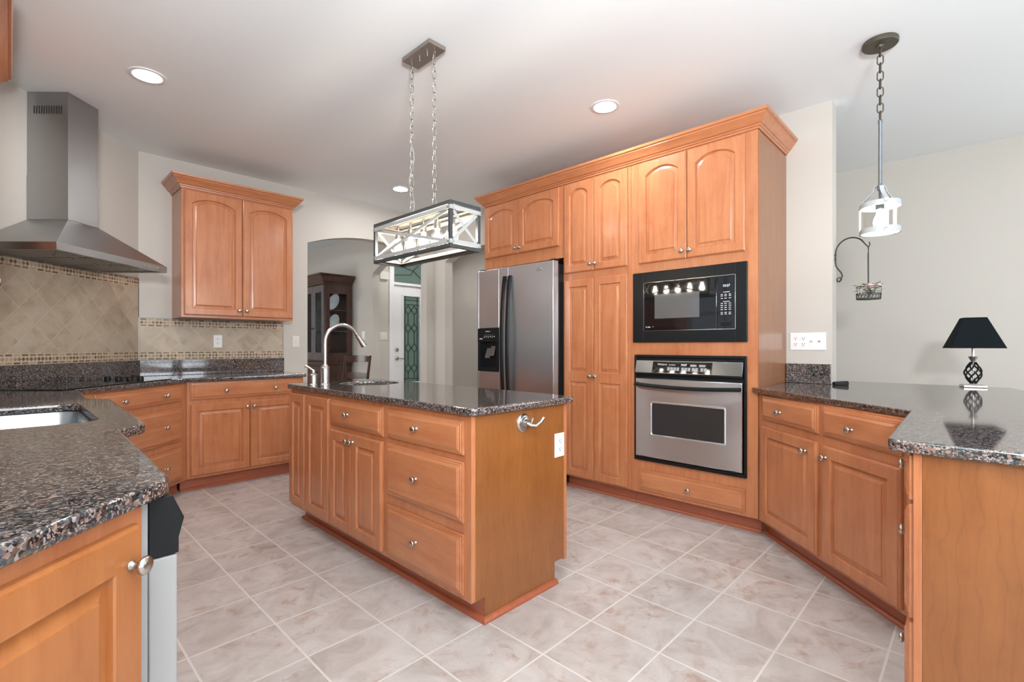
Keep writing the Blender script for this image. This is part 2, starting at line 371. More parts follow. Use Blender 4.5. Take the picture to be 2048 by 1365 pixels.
def window(idx, o, rz, wd, z0, z1, nx=2, nz=2):
    t = bpy.data.objects.new('window_%d' % idx, None); C.objects.link(t); t.location = o; t.rotation_euler = (0, 0, R(rz)); struct(t)
    m = MB()
    for a, b, c, d in ((-.06, .0, z0-.06, z1+.06), (wd, wd+.06, z0-.06, z1+.06), (0, wd, z1, z1+.06), (0, wd, z0-.06, z0)): m.box(a, b, -.02, -.002, c, d)
    struct(m.build('window_frame', M['white_paint'], t))
    m = MB()
    for i in range(nx+1): x = wd*i/nx; m.box(max(0.001, x-.018), min(wd-.001, x+.018), .03, .06, z0+.001, z1-.001)
    for i in range(nz+1): z = z0+(z1-z0)*i/nz; m.box(.001, wd-.001, .032, .058, max(z0+.001, z-.018), min(z1-.001, z+.018))
    struct(m.build('window_sash', M['white_paint'], t))
    struct(MB().box(.01, wd-.01, .044, .047, z0+.01, z1-.01).build('window_pane', M['glass'], t, smooth=0))
window(1, (-.43, 2.0, 0), 90, 1.0, 1.08, 2.15)
window(2, (3.35, -4.0, 0), 180, 1.5, .70, 2.4); window(3, (.95, -4.0, 0), 180, 1.5, .70, 2.4)
window(4, (-3.0, -3.1, 0), 90, 1.6, .65, 2.35)
window(5, (5.39, -1.4, 0), -90, 1.6, .65, 2.35)
window(6, (0, 6.60, 0), 90, 1.6, .8, 2.4)

# front door with transom, in the foyer wall (local x along the wall, front = -y)
d1 = bpy.data.objects.new('door_1', None); C.objects.link(d1); d1.location = (4.16, 6.6, 0); struct(d1)
m = MB(); m.box(-.075, .0, -.02, .0, 0, 2.72); m.box(.745, .820, -.02, 0, 0, 2.72); m.box(0, .745, -.02, 0, 2.63, 2.72)
struct(m.build('door_casing', M['white_paint'], d1, bevel=.004))
m = MB(); m.box(.0, .02, 0, .12, 0, 2.63); m.box(.725, .745, 0, .12, 0, 2.63); m.box(.02, .725, 0, .12, 2.60, 2.63); m.box(.02, .725, .0, .12, 2.125, 2.165); struct(m.build('door_frame', M['white_paint'], d1))
gx0, gx1, gz0, gz1 = .21, .515, .58, 1.96
m = MB(); m.box(.022, gx0, .03, .07, .01, 2.12); m.box(gx1, .723, .03, .07, .01, 2.12); m.box(gx0, gx1, .03, .07, .01, gz0); m.box(gx0, gx1, .03, .07, gz1, 2.12); struct(m.build('door_leaf', M['white_paint'], d1, bevel=.004))
m = MB()
for a, b, c, d in ((gx0-.03, gx0, gz0-.03, gz1+.03), (gx1, gx1+.03, gz0-.03, gz1+.03), (gx0, gx1, gz1, gz1+.03), (gx0, gx1, gz0-.03, gz0)): m.box(a, b, .018, .03, c, d)
struct(m.build('glass_moulding', M['white_paint'], d1, bevel=.004))
struct(MB().box(gx0, gx1, .046, .052, gz0, gz1).build('door_glass', M['leadglass'], d1, smooth=0))
struct(MB().box(.03, .715, .046, .052, 2.17, 2.595).build('transom_glass', M['leadglass'], d1, smooth=0))
m = MB()
def came(x0, z0, x1, z1, mm=m): mm.bar((x0, .040, z0), (x1, .040, z1), .008, .008, (0, 1, 0))
for x in (gx0+.035, gx1-.035): came(x, gz0, x, gz1)
for z in (gz0+.05, gz1-.06, gz1-.13): came(gx0, z, gx1, z)
xs = [gx0+.035+(gx1-gx0-.07)*i/4 for i in range(5)]; dz = .07
for zc in (gz0+.22, gz0+.55, gz0+.87, gz1-.22):
    for i in range(0, 4, 2):
        a, b, c = xs[i], xs[i+1], xs[i+2]
        came(a, zc, b, zc+dz); came(b, zc+dz, c, zc); came(a, zc, b, zc-dz); came(b, zc-dz, c, zc)
zz = [gz0+.05, gz0+.22, gz0+.55, gz0+.87, gz1-.22, gz1-.13]
for k in range(len(zz)-1):
    for i in (1, 3): came(xs[i], zz[k]+(dz if k else 0), xs[i], zz[k+1]-(dz if k < 4 else 0))
came(.03, 2.46, .40, 2.38); came(.40, 2.38, .52, 2.50); came(.52, 2.50, .715, 2.44); came(.03, 2.28, .35, 2.31); came(.40, 2.38, .55, 2.27); came(.55, 2.27, .715, 2.30); came(.55, 2.27, .62, 2.17); came(.40, 2.60, .52, 2.50); came(.35, 2.31, .40, 2.38)
struct(m.build('lead_came', M['slot'], d1))
m = MB(); m.lathe([(0.001, 0), (.032, 0), (.032, .012), (.012, .02), (.012, .05), (0.001, .05)], T(.085, .03, .965) @ RX(90)); m.tube([(.085, -.015, .965), (.12, -.02, .965), (.19, -.012, .955)], [.008, .008, .008]); struct(m.build('door_handle', M['nickel'], d1))
m = MB(); m.lathe([(0.001, 0), (.032, 0), (.030, .014), (.018, .02), (0.001, .02)], T(.085, .03, 1.10) @ RX(90)); struct(m.build('door_deadbolt', M['nickel'], d1))
# outside the door
struct(MB().box(3.72, 9, 6.73, 13, -.12, -.02).build('lawn', M['lawn'], center=False, smooth=0))
m = MB(); m.box(4.1, 8.5, 9.9, 10.8, -.02, 4.6); hd = m.build('hedge', M['hedge'], smooth=0); tag(hd, 'green hedge seen through the leaded glass of the front door', 'hedge')
md = hd.modifiers.new('sub', 'SUBSURF'); md.subdivision_type = 'SIMPLE'; md.levels = md.render_levels = 5
tx = bpy.data.textures.new('hedge_lumps', 'CLOUDS'); tx.noise_scale = .25; md = hd.modifiers.new('lumps', 'DISPLACE'); md.texture = tx; md.strength = .35

# ------------------------------------------------------------------ cabinet parts (local: x right as seen, y into the cabinet, z up)
def rect_loop(x0, x1, z0, z1, d, y, drop=0., N=14):
    """loop inset by d; top edge sags by drop towards its ends (arched rail)"""
    xa, xb, za, zb = x0+d, x1-d, z0+d, z1-d
    pts = [(xa, y, za), (xb, y, za)]
    for i in range(N+1):
        u = 1-2*i/N; x = (xa+xb)/2+u*(xb-xa)/2
        pts.append((x, y, zb-drop*(1-math.sqrt(max(0., 1-(u*.80)**2)))/(1-math.sqrt(1-.80**2))))
    return pts
def add_panel(mb, x0, x1, z0, z1, fr, yb, drop):
    pass
def door(parent, x0, x1, z0, z1, arch=False, knob=None, fr=.055, mid=None, mat=None):
    m = MB(); fr = min(fr, (x1-x0)*.24)
    drop = min(.046, (x1-x0)*.14) if arch else 0.
    yf = -.022
    fields = [(z0, z1)] if mid is None else [(z0, mid), (mid, z1)]
    # outer slab edge
    outer = [rect_loop(x0, x1, z0, z1, d, y) for d, y in ((0, -.001), (0, -.012), (.002, -.015), (.006, -.017), (.007, yf))]
    m.loops(outer, True, False)
    if mid is None:
        L = [rect_loop(x0, x1, z0, z1, .007, yf)]
        prof = ((fr, yf), (fr+.003, yf+.003), (fr+.006, yf+.012), (fr+.013, yf+.012), (fr+.031, yf+.004), (fr+.0325, yf+.001), (fr+.040, yf+.001))
        L += [rect_loop(x0, x1, z0, z1, d, y, drop) for d, y in prof]
        m.loops(L, False, True)
    else:
        mr = .038
        # flat frame faces around two panels
        fb = [(x0+.007, x0+fr, z0+.007, z1-.007), (x1-fr, x1-.007, z0+.007, z1-.007), (x0+fr, x1-fr, z0+.007, z0+fr), (x0+fr, x1-fr, z1-fr, z1-.007), (x0+fr, x1-fr, mid-mr, mid+mr)]
        for a, b, c, d in fb: m.add([(a, yf, c), (b, yf, c), (b, yf, d), (a, yf, d)], [(0, 1, 2, 3)])
        for c, d in ((z0+fr, mid-mr), (mid+mr, z1-fr)):
            m.loops([rect_loop(x0+fr, x1-fr, c, d, dd, y) for dd, y in ((0, yf), (.003, yf+.003), (.006, yf+.012), (.013, yf+.012), (.031, yf+.004), (.0325, yf+.001), (.040, yf+.001))], False, True)
    o = m.build('door', mat or M['maple'], parent, smooth=25)
    if knob: knobs(o, [knob])
    return o
def drawer(parent, x0, x1, z0, z1, kn=()):
    m = MB()
    pr = ((0, -.001), (0, -.009), (.002, -.011), (.009, -.0115), (.0105, -.0155), (.018, -.0162), (.0195, -.0185), (.028, -.0225), (.034, -.0225))
    m.loops([rect_loop(x0, x1, z0, z1, d, y) for d, y in pr], True, True)
    o = m.build('drawer', M['maple_h'], parent, smooth=25); knobs(o, kn); return o
KN = {}
def knobs(parent, pts):
    for x, z in pts:
        if 'me' not in KN:
            m = MB(); m.lathe([(.001, 0), (.009, 0), (.009, .002), (.0055, .005), (.005, .012), (.009, .016), (.0150, .020), (.0160, .024), (.0135, .028), (.007, .030), (.001, .0305)], RX(90), 20)
            k = m.build('knob', M['nickel'], parent, smooth=50); KN['me'] = k.data
        else:
            k = bpy.data.objects.new('knob', KN['me']); C.objects.link(k); k.parent = parent
        k.location = (x, -.0222, z)
def carcass(parent, x0, x1, depth, z0, z1, name='body', extra=None, mat=None):
    m = MB().box(x0, x1, 0, depth, z0, z1)
    if extra: extra(m)
    return m.build(name, mat or M['maple'], parent, bevel=.0015)
def toekick(parent, x0, x1, depth, ends=(0, 0)):
    m = MB(); m.box(x0+ends[0], x1-ends[1], .075, depth, 0, .104)
    m.build('toe_kick', M['toe'], parent)
    m = MB()
    for i in range(1): pass
    pr = [(0, 0), (-.016, 0), (-.016, .010), (-.010, .018), (0, .021)]
    m.add([(x0+ends[0], .0745+a, b) for a, b in pr]+[(x1-ends[1], .0745+a, b) for a, b in pr], [(0, 1, 2, 3, 4), (9, 8, 7, 6, 5)]+[(i, (i+1) % 5, 5+(i+1) % 5, 5+i) for i in range(5)])
    m.build('shoe_moulding', M['toe'], parent)
CROWN = [(0, 0), (.007, 0), (.009, .012), (.016, .015), (.018, .024), (.026, .027), (.034, .036), (.044, .052), (.056, .064), (.060, .068), (.060, .076), (.070, .080), (.074, .096), (0, .096)]
def crown(parent, path, z, prof=CROWN, mat=None, sc=1.):
    P = [Vector(p) for p in path]; n = len(P); L = []
    for i in range(n):
        ns = []
        if i > 0: d = (P[i]-P[i-1]).normalized(); ns.append(Vector((d.y, -d.x)))
        if i < n-1: d = (P[i+1]-P[i]).normalized(); ns.append(Vector((d.y, -d.x)))
        if len(ns) == 2: b = (ns[0]+ns[1]); nn = b/(b.dot(ns[0]))
        else: nn = ns[0]
        L.append([(P[i].x+nn.x*o*sc, P[i].y+nn.y*o*sc, z+h*sc) for o, h in prof])
    return MB().loops(L, True, True).build('crown_moulding', mat or M['maple_h'], parent, smooth=20)

# ---- tall run on the right wall: face X=3.165, local x = Yleft - Y
XF = 3.165; DEP = .588
ov = thing('oven_cabinet', 'tall maple cabinet housing the black microwave and steel wall oven', 'cabinet', (XF, 1.84, 0), -90)
W = .866
def ovbody(m):
    pass
m = MB()
for a, b in ((0, .046), (.800, W)): m.box(a, b, 0, DEP, .104, 2.484)
for z0, z1 in ((.104, .350), (1.090, 1.198), (1.672, 2.484)): m.box(.046, .800, 0, DEP, z0, z1)
m.box(.046, .800, DEP-.02, DEP, .350, 1.672)
m.build('body', M['maple'], ov)
MB().box(W-.001, W+.0025, .004, DEP, .104, 2.47).build('side_panel', M['veneer'], ov, smooth=0)
door(ov, .067, .4225, 1.75, 2.474, True, (.4225-.026, 1.80)); door(ov, .4265, .794, 1.75, 2.474, True, (.4265+.026, 1.80))
drawer(ov, .065, .794, .126, .272, [(.44, .199)])
toekick(ov, 0, W, DEP, (0, 0))
pa = thing('pantry_cabinet', 'tall narrow maple pantry with four doors beside the refrigerator', 'cabinet', (XF, 2.466, 0), -90)
W2 = .624
carcass(pa, 0, W2, DEP, .104, 2.484)
door(pa, .018, .3045, 1.75, 2.474, True, (.3045-.022, 1.80)); door(pa, .308, .599, 1.75, 2.474, True, (.308+.022, 1.80))
door(pa, .018, .3045, .116, 1.69, False, (.3045-.022, .925), mid=.915); door(pa, .308, .599, .116, 1.69, False, (.308+.022, .925), mid=.915)
toekick(pa, 0, W2, DEP)
fc = thing('fridge_top_cabinet', 'short maple two-door cabinet above the refrigerator', 'cabinet', (XF, 3.418, 0), -90)
carcass(fc, 0, .950, DEP, 1.887, 2.484)
door(fc, .016, .455, 1.988, 2.474, True, (.455-.024, 2.035)); door(fc, .459, .914, 1.988, 2.474, True, (.459+.024, 2.035))
cr = thing('crown_moulding', 'long maple crown moulding along the top of the tall cabinets', 'moulding', (XF, 3.418, 2.484), -90)
Lt = 3.418-.972
o = crown(cr, [(0, DEP), (0, 0), (Lt, 0), (Lt, DEP)], .001); o.name = 'moulding_run'
MB().box(.004, Lt-.004, .004, DEP, .0015, .018).build('top_board', M['maple_h'], cr)

# microwave
mw = thing('microwave', 'black built-in microwave with trim kit above the wall oven', 'microwave', (XF, 1.815, 1.186), -90)
mwW, mwH = .784, .498
m = MB(); fx0, fx1, fz0, fz1 = .085, .718, .080, .424
for a, b, c, d in ((0, fx0, 0, mwH), (fx1, mwW, 0, mwH), (fx0, fx1, 0, fz0), (fx0, fx1, fz1, mwH)): m.box(a, b, -.022, -.001, c, d)
m.build('trim_frame', M['black_satin'], mw, bevel=.003)
MB().box(.10, .70, .0, .42, .03, .47).build('housing', M['black_matte'], mw)
dr = MB().box(fx0+.004, .600, -.020, -.004, fz0+.004, fz1-.004).build('door', M['black_gloss'], mw, bevel=.003)
MB().box(.170, .488, -.0212, -.0198, .165, .335).build('door_window', M['greyglass'], dr, smooth=0)
lettering('lettering', 'Profile', .014, M['print'], dr, (.102, -.0205, .103), FRONT)
lettering('small_mark', 'GE', .010, M['printdim'], dr, (.150, -.0205, .106), FRONT)
m = MB()
for a, b, c, d in ((fx0, fx1, fz0, fz0+.003), (fx0, fx0+.003, fz0, fz1), (fx1-.003, fx1, fz0, fz1), (fx0, fx1, fz1-.003, fz1)): m.box(a, b, -.0225, -.019, c, d)
m.build('bezel', M['chrome'], mw, smooth=0)
cp = MB().box(.602, fx1-.004, -.0195, -.004, fz0+.004, fz1-.004).build('control_panel', M['black_gloss'], mw, bevel=.002)
lettering('clock', '10:27', .021, M['clock'], cp, (.660, -.0205, .350), FRONT, align='CENTER')
m = MB(); random.seed(3)
for r_, z in enumerate([.315, .300, .290, .275, .255, .243, .230, .217, .204, .185, .175]):
    if r_ in (0, 4): m.box(.640, .682, -.0202, -.0194, z, z+.003); continue
    for cx in (.632, .656, .682): m.box(cx-.006-random.random()*.002, cx+.007, -.0202, -.0194, z, z+.0035)
m.build('key_legends', M['print'], cp, smooth=0)
m = MB(); m.box(.625, .695, -.023, -.0194, .103, .130); m.build('open_button', M['black_satin'], cp, bevel=.002)

# wall oven
wo = thing('wall_oven', 'stainless built-in wall oven with dark window below the microwave', 'oven', (XF, 1.804, .342), -90)
oW, oH = .770, .756
m = MB()
for a, b, c, d in ((0, .016, 0, oH), (oW-.016, oW, 0, oH), (.016, oW-.016, 0, .024), (.016, oW-.016, oH-.020, oH)): m.box(a, b, -.022, -.001, c, d)
m.build('outer_frame', M['black_satin'], wo, bevel=.005)
MB().box(.04, oW-.04, .0, .52, .03, .72).build('housing', M['black_matte'], wo)
m = MB(); m.box(.016, oW-.016, -.006, -.001, .024, oH-.020); m.build('recess', M['black_matte'], wo)
m = MB(); pr = [(-.014, .612), (-.040, .618), (-.045, .630), (-.022, .716), (-.012, .716)]
m.add([(.018, a, b) for a, b in pr]+[(oW-.018, a, b) for a, b in pr], [(0, 1, 2, 3, 4), (9, 8, 7, 6, 5)]+[(i, (i+1) % 5, 5+(i+1) % 5, 5+i) for i in range(5)])
cpn = m.build('control_console', M['consolesteel'], wo, bevel=.002)
sl = math.atan2(.023, .086)
def onslope(m, x0, x1, u0, u1, th=.0012, mi=0):   # patch lying on the sloped console face
    mt = T(0, -.045, .630) @ RX(-math.degrees(sl)) ; m.box(x0, x1, -th, .0004, u0, u1, mi, mt)
m = MB(); onslope(m, .150, .565, .004, .082, .0014); m.build('display_glass', M['black_gloss'], cpn, smooth=0)
m = MB(); m.add([(.019, -.0406, .6175), (oW-.019, -.0406, .6175), (oW-.019, -.0456, .631), (.019, -.0456, .631)], [(0, 1, 2, 3)]); m.build('lower_lip', M['black_satin'], cpn, smooth=0)
m = MB()
for i, x in enumerate((.262, .284, .306, .328, .362, .384, .406, .434, .456, .492, .514)): onslope(m, x, x+.018, .020, .044, .002)
for x in (.420, .480): onslope(m, x, x+.042, .052, .066, .002)
m.build('key_pads', M['printdim'], cpn, smooth=0)
SL = (R(90)-sl*1, 0, 0)
def slopept(x, u): p = T(0, -.0472, .630) @ RX(-math.degrees(sl)) @ Vector((x, 0, u)); return p
lettering('lettering', 'Whirlpool', .016, M['print'], cpn, slopept(.188, .058), SL)
lettering('small_lettering', 'ACCUBAKE', .009, M['print'], cpn, slopept(.270, .058), SL)
lettering('clock', '10:27', .019, M['clock'], cpn, slopept(.355, .056), SL)
# door with cut-out window
dx0, dx1, dz0, dz1 = .020, oW-.020, .034, .588; wx0, wx1, wz0, wz1 = .146, .640, .200, .418
m = MB()
def rrect(x0, x1, z0, z1, r, y, n=5):
    pts = []
    for cx, cz, a0 in ((x1-r, z1-r, 0), (x0+r, z1-r, 90), (x0+r, z0+r, 180), (x1-r, z0+r, 270)):
        for i in range(n+1): a = R(a0+90*i/n); pts.append((cx+r*math.cos(a), y, cz+r*math.sin(a)))
    return pts
m.loops([rrect(dx0, dx1, dz0, dz1, .002, -.008), rrect(dx0, dx1, dz0, dz1, .002, -.034), rrect(dx0+.004, dx1-.004, dz0+.004, dz1-.004, .004, -.038),
         rrect(wx0-.014, wx1+.014, wz0-.014, wz1+.014, .016, -.0385), rrect(wx0-.006, wx1+.006, wz0-.006, wz1+.006, .012, -.041), rrect(wx0, wx1, wz0, wz1, .010, -.036), rrect(wx0, wx1, wz0, wz1, .010, -.020)], True, False)
od = m.build('oven_door', M['ovensteel'], wo, smooth=0)
m = MB(); m.loops([rrect(wx0, wx1, wz0, wz1, .010, -.033)], False, True); m.build('door_window', M['dark_window'], od, smooth=0)
m = MB(); mp = []
for i in range(13):
    u = i/12; mp.append((.026+u*(oW-.052), -.060-.014*math.sin(PI*u), .548-.012*math.sin(PI*u)))
m.tube(mp, .013, 8)
for x in (.034, oW-.034): m.box(x-.010, x+.010, -.062, -.036, .538, .560)
m.build('handle', M['black_satin'], od)
for x in (.055, oW-.105): MB().box(x, x+.045, -.0395, -.030, .022, .036).build('hinge_foot', M['black_satin'], wo)

# refrigerator
fr = thing('refrigerator', 'stainless side-by-side refrigerator with black handles and ice dispenser', 'refrigerator', (3.03, 3.376, 0), -90)
FW = .912
MB().box(.004, FW-.004, .075, .70, .03, 1.83).build('case', M['black_satin'], fr, bevel=.004)
MB().box(.02, FW-.02, .03, .14, 0.0, .085).build('base_grille', M['black_matte'], fr)
def fdoor(x0, x1, cut=None):
    m = MB(); n = 12; z0, z1 = .095, 1.852
    def yy(x): u = (x/FW-.5)*2; return -.006*(1-u*u)
    def strip(xa, xb, za, zb):
        k = max(2, int((xb-xa)/.05)); L = []
        for i in range(k+1):
            x = xa+(xb-xa)*i/k; y = yy(x); L.append([(x, y, za), (x, .066, za), (x, .066, zb), (x, y, zb)])
        m.loops(L, True, True)
    if cut:
        a, b, c, d = cut; strip(x0, a, z0, z1); strip(b, x1, z0, z1); strip(a, b, z0, c); strip(a, b, d, z1)
    else: strip(x0, x1, z0, z1)
    return m.build('door', M['steel'], fr, bevel=.004, smooth=30)
d_ = fdoor(.002, .408, (.020, .292, .930, 1.322))
# dispenser
m = MB(); m.box(.021, .291, .045, .064, .931, 1.321); m.box(.021, .291, -.012, .045, 1.20, 1.321); m.box(.021, .050, -.010, .045, .931, 1.20); m.box(.262, .291, -.010, .045, .931, 1.20); m.box(.05, .262, -.012, .045, .931, .965)
for i in range(6): m.box(.105+i*.026, .117+i*.026, -.0135, -.0118, 1.238+.004*(i % 2), 1.245+.004*(i % 2), 1)
for i in range(5): m.box(.110+i*.026, .116+i*.026, -.0135, -.0118, 1.258, 1.261, 1)
m.box(.045, .085, -.0135, -.0118, 1.222, 1.230, 1); dp = m.build('ice_dispenser', [M['black_satin'], M['print']], d_, smooth=0)
lettering('lettering', 'Whirlpool', .014, M['print'], dp, (.155, -.0128, 1.288), FRONT, align='CENTER')
for x, z in ((.130, 1.08), (.185, 1.10)): m = MB(); m.loops([[(x-.028, .03, z+.06), (x+.028, .03, z+.06), (x+.028, .035, z+.06), (x-.028, .035, z+.06)], [(x-.034, .0, z-.03), (x+.034, .0, z-.03), (x+.034, .006, z-.03), (x-.034, .006, z-.03)]], True, True); m.build('paddle', M['greyglass'], dp, bevel=.003)
d2_ = fdoor(.413, FW-.002)
m = MB(); m.lathe([(.001, 0), (.030, 0), (.030, .002), (.026, .004), (.001, .004)], T(.765, -.003, 1.795) @ RX(90) @ Matrix.Diagonal((1, .55, 1, 1)), 28); bd = m.build('emblem', M['chrome'], d2_)
lettering('lettering', 'Whirlpool', .011, M['printdim'], bd, (.765, -.0078, 1.791), FRONT, align='CENTER')
for x, dd in ((.378, d_), (.443, d2_)):
    m = MB(); s = -1 if x < .41 else 1; L = []
    for i in range(25):
        u = i/24; z = .55+u*1.222
        bow = -.018-.040*math.sin(PI*u)**.7; xx = x-s*.016*math.cos(PI*u)*0+s*.0*u
        L.append([(xx-.014, bow-.010, z), (xx+.014, bow-.010, z), (xx+.016, bow+.010, z), (xx-.016, bow+.010, z)])
    m.loops(L, True, True)
    m.box(x-.012, x+.012, -.03, .001, .55, .60); m.box(x-.012, x+.012, -.03, .001, 1.72, 1.772)
    m.build('handle', M['black_satin'], dd, bevel=.003)
for x in (.01, FW-.06): MB().box(x, x+.05, .03, .09, 1.853, 1.868).build('hinge_cover', M['black_matte'], fr)

# ---- island
isl = thing('kitchen_island', 'maple kitchen island with drawers and doors in the middle of the floor', 'island', (1.31, 3.322, 0), -90)
IL = 1.825; ID = .610
m = MB(); m.box(.002, IL-.006, 0, .02, .104, .8755); m.box(.002, IL-.006, ID-.012, ID, .104, .8755); m.box(.002, IL-.006, .02, ID-.012, .104, .122); m.box(.002, .02, .02, ID-.012, .122, .8755); m.build('body', M['maple'], isl, bevel=.0015)
m = MB(); m.add([], [])
ep = [(0, .104), (.075, .104), (.075, 0), (.540, 0), (.540, .104), (ID, .104), (ID, .8755), (0, .8755)]
m.add([(IL-.006, a, b) for a, b in ep]+[(IL, a, b) for a, b in ep], [tuple(range(8)), tuple(range(15, 7, -1))]+[(i, (i+1) % 8, 8+(i+1) % 8, 8+i) for i in range(8)])
m.build('end_panel', M['veneer'], isl, smooth=0)
MB().box(IL-.026, IL+.0015, -.0005, .022, .104, .8755).build('corner_stile', M['maple'], isl, bevel=.001)
MB().box(.0, IL+.002, ID+.0005, ID+.022, .095, .8755).build('back_panel', M['maple'], isl)
m = MB(); m.box(.05, IL-.0065, .075, .545, 0, .104); m.build('toe_kick', M['toe'], isl)
pr = [(0, 0), (.018, 0), (.018, .010), (.011, .019), (0, .023)]
crown(isl, [(.05, .545), (.05, .075), (IL+.0005, .075), (IL+.0005, .548)], .0, pr, M['toe']).name = 'shoe_moulding'
def IY(y): return 3.322-y
door(isl, IY(3.306), IY(3.070), .124, .852); door(isl, IY(3.051), IY(2.740), .124, .852)
drawer(isl, IY(2.723), IY(2.160), .704, .852, [(IY(2.50), .783)])
door(isl, IY(2.723), IY(2.470), .124, .679, False, (IY(2.470)-.020, .640)); door(isl, IY(2.466), IY(2.160), .124, .679, False, (IY(2.466)+.024, .640))
drawer(isl, IY(2.116), IY(1.538), .707, .849, [(IY(1.850), .783)])
drawer(isl, IY(2.118), IY(1.538), .426, .678, [(IY(1.855), .552)])
drawer(isl, IY(2.118), IY(1.538), .127, .377, [(IY(1.855), .262)])

# ---- outlets, switches
def plate(name, label, cat, loc, rz, wd=.072, ht=.116, mat='white_plastic', kind='outlet', gang=1, group=None):
    t = thing(name, label, cat, loc, rz, group)
    m = MB(); m.loops([rect_loop(-wd/2, wd/2, -ht/2, ht/2, d, y, N=2) for d, y in ((0, -.0005), (0, -.004), (.003, -.006))], True, True); m.build('cover_plate', M[mat], t, smooth=20)
    n = len(kind)
    for i, k in enumerate(kind if isinstance(kind, (list, tuple)) else [kind]):
        cnt = len(kind) if isinstance(kind, (list, tuple)) else 1
        cx = (i-(cnt-1)/2)*.047
        if k == 'outlet':
            for cz in (-.0195, .0195):
                m = MB(); sl_ = m
                m.loops([rrect(cx-.017, cx+.017, cz-.014, cz+.014, .009, y) for y in (-.005, -.0075)], True, True)
                sl_.box(cx-.0085, cx-.0055, -.0082, -.007, cz-.001, cz+.008, 1); sl_.box(cx+.0055, cx+.0085, -.0082, -.007, cz+.001, cz+.008, 1); sl_.lathe([(.001, 0), (.003, 0), (.003, .0012), (.001, .0012)], T(cx, -.007, cz-.007) @ RX(90), 8, 1)
                m.build('receptacle', [M[mat], M['slot']], t, smooth=0)
        elif k == 'toggle':
            m = MB(); m.box(cx-.006, cx+.006, -.007, -.005, -.013, .013); m.box(cx-.004, cx+.004, -.016, -.006, .0, .010); m.build('toggle', M[mat], t)
        elif k == 'rocker':
            m = MB(); m.box(cx-.016, cx+.016, -.009, -.005, -.033, .033); m.build('rocker', M[mat], t, bevel=.002)
        elif k == 'jack':
            m = MB(); m.lathe([(.001, 0), (.006, 0), (.006, .010), (.004, .010), (.003, .004), (.001, .004)], T(cx, -.005, 0) @ RX(90), 12); m.build('coax_jack', M['nickel'], t)
    return t
plate('outlet', 'white duplex outlet on the end panel of the island', 'outlet', (1.884, 1.4965, .672), 0)
plate('outlet', 'white duplex outlet on the tiled backsplash under the wall cabinet', 'outlet', (1.322, 5.0205, 1.203), 0)
plate('light_switch', 'white single light switch on the wall between backsplash and archway', 'switch', (2.028, 5.0295, 1.203), 0, mat='cream_plastic', kind='toggle')
plate('wall_plate', 'wide white wall plate with two outlets and two jacks on the pier', 'outlet', (3.7555, .842, 1.191), -90, .212, .118, kind=['outlet', 'outlet', 'jack', 'jack'])
plate('light_switch', 'white rocker switch on the dining room wall beside the dark hutch', 'switch', (3.5995, 6.50, 1.315), -90, .08, .12, kind='rocker')
plate('light_switch', 'pale double rocker switch on the foyer wall left of the front door', 'switch', (3.99, 6.5995, 1.31), 0, .118, .118, mat='cream_plastic', kind=['rocker', 'rocker'])
t = thing('door_chime', 'small pale chime box high on the foyer wall beside the front door', 'chime', (3.985, 6.599, 2.24), 0)
m = MB(); m.box(-.08, .08, -.045, 0, -.06, .06); m.build('cover', M['cream_plastic'], t, bevel=.008)

hk = thing('towel_hook', 'nickel robe hook with round rosette on the island end panel', 'hook', (1.622, 1.4965, .811), 0)
m = MB(); m.lathe([(.001, 0), (.042, 0), (.042, .004), (.036, .008), (.034, .012), (.027, .014), (.025, .019), (.017, .021), (.013, .030), (.001, .031)], RX(90), 32); m.build('rosette', M['nickel'], hk)
m = MB(); m.tube([(0, -.028, 0), (.008, -.040, -.008), (.03, -.052, -.012), (.055, -.058, .002), (.072, -.062, .022)], [.008, .008, .007, .007, .008], 10); m.tube([(.008, -.04, -.008), (.014, -.044, .008), (.020, -.046, .022)], [.005, .005, .006], 8); m.build('hook_arm', M['nickel'], hk)

# ---- countertops
def countertop(name, label, poly, hole=None, z0=.876, z1=.908):
    bm = bmesh.new(); loops = [poly]+([hole] if hole else []); es = []
    for l in loops:
        vs = [bm.verts.new((x, y, z0)) for x, y in l]
        es += [bm.edges.new((vs[i], vs[(i+1) % len(vs)])) for i in range(len(vs))]
    bmesh.ops.triangle_fill(bm, use_beauty=True, use_dissolve=False, edges=es)
    bmesh.ops.dissolve_limit(bm, angle_limit=.01, verts=bm.verts, edges=bm.edges) if False else None
    r = bmesh.ops.extrude_face_region(bm, geom=list(bm.faces))
    for v in r['geom']:
        if isinstance(v, bmesh.types.BMVert): v.co.z = z1
    bmesh.ops.recalc_face_normals(bm, faces=bm.faces)
    be = [e for e in bm.edges if len(e.link_faces) == 2 and e.calc_face_angle(0) > 1.2 and abs(e.verts[0].co.z-e.verts[1].co.z) < 1e-4]
    bmesh.ops.bevel(bm, geom=be, offset=.006, segments=3, affect='EDGES', profile=.5)
    me = bpy.data.meshes.new(name); bm.to_mesh(me); bm.free(); me.materials.append(M['granite'])
    for p in me.polygons: p.use_smooth = True
    for p in me.polygons: p.use_smooth = abs(p.normal.z) < .98
    o = bpy.data.objects.new(name, me); C.objects.link(o); return tag(o, label, 'countertop')
def fillet(poly, idx, r, n=5):
    out = []
    for i, p in enumerate(poly):
        if i not in idx: out.append(p); continue
        p = Vector(p); a = (Vector(poly[i-1])-p); b = (Vector(poly[(i+1) % len(poly)])-p); rr = min(r, a.length*.45, b.length*.45)
        A = p+a.normalized()*rr; B = p+b.normalized()*rr
        for k in range(n+1): u = k/n; q = A*(1-u)**2+p*2*u*(1-u)+B*u*u; out.append((q.x, q.y))
    return out
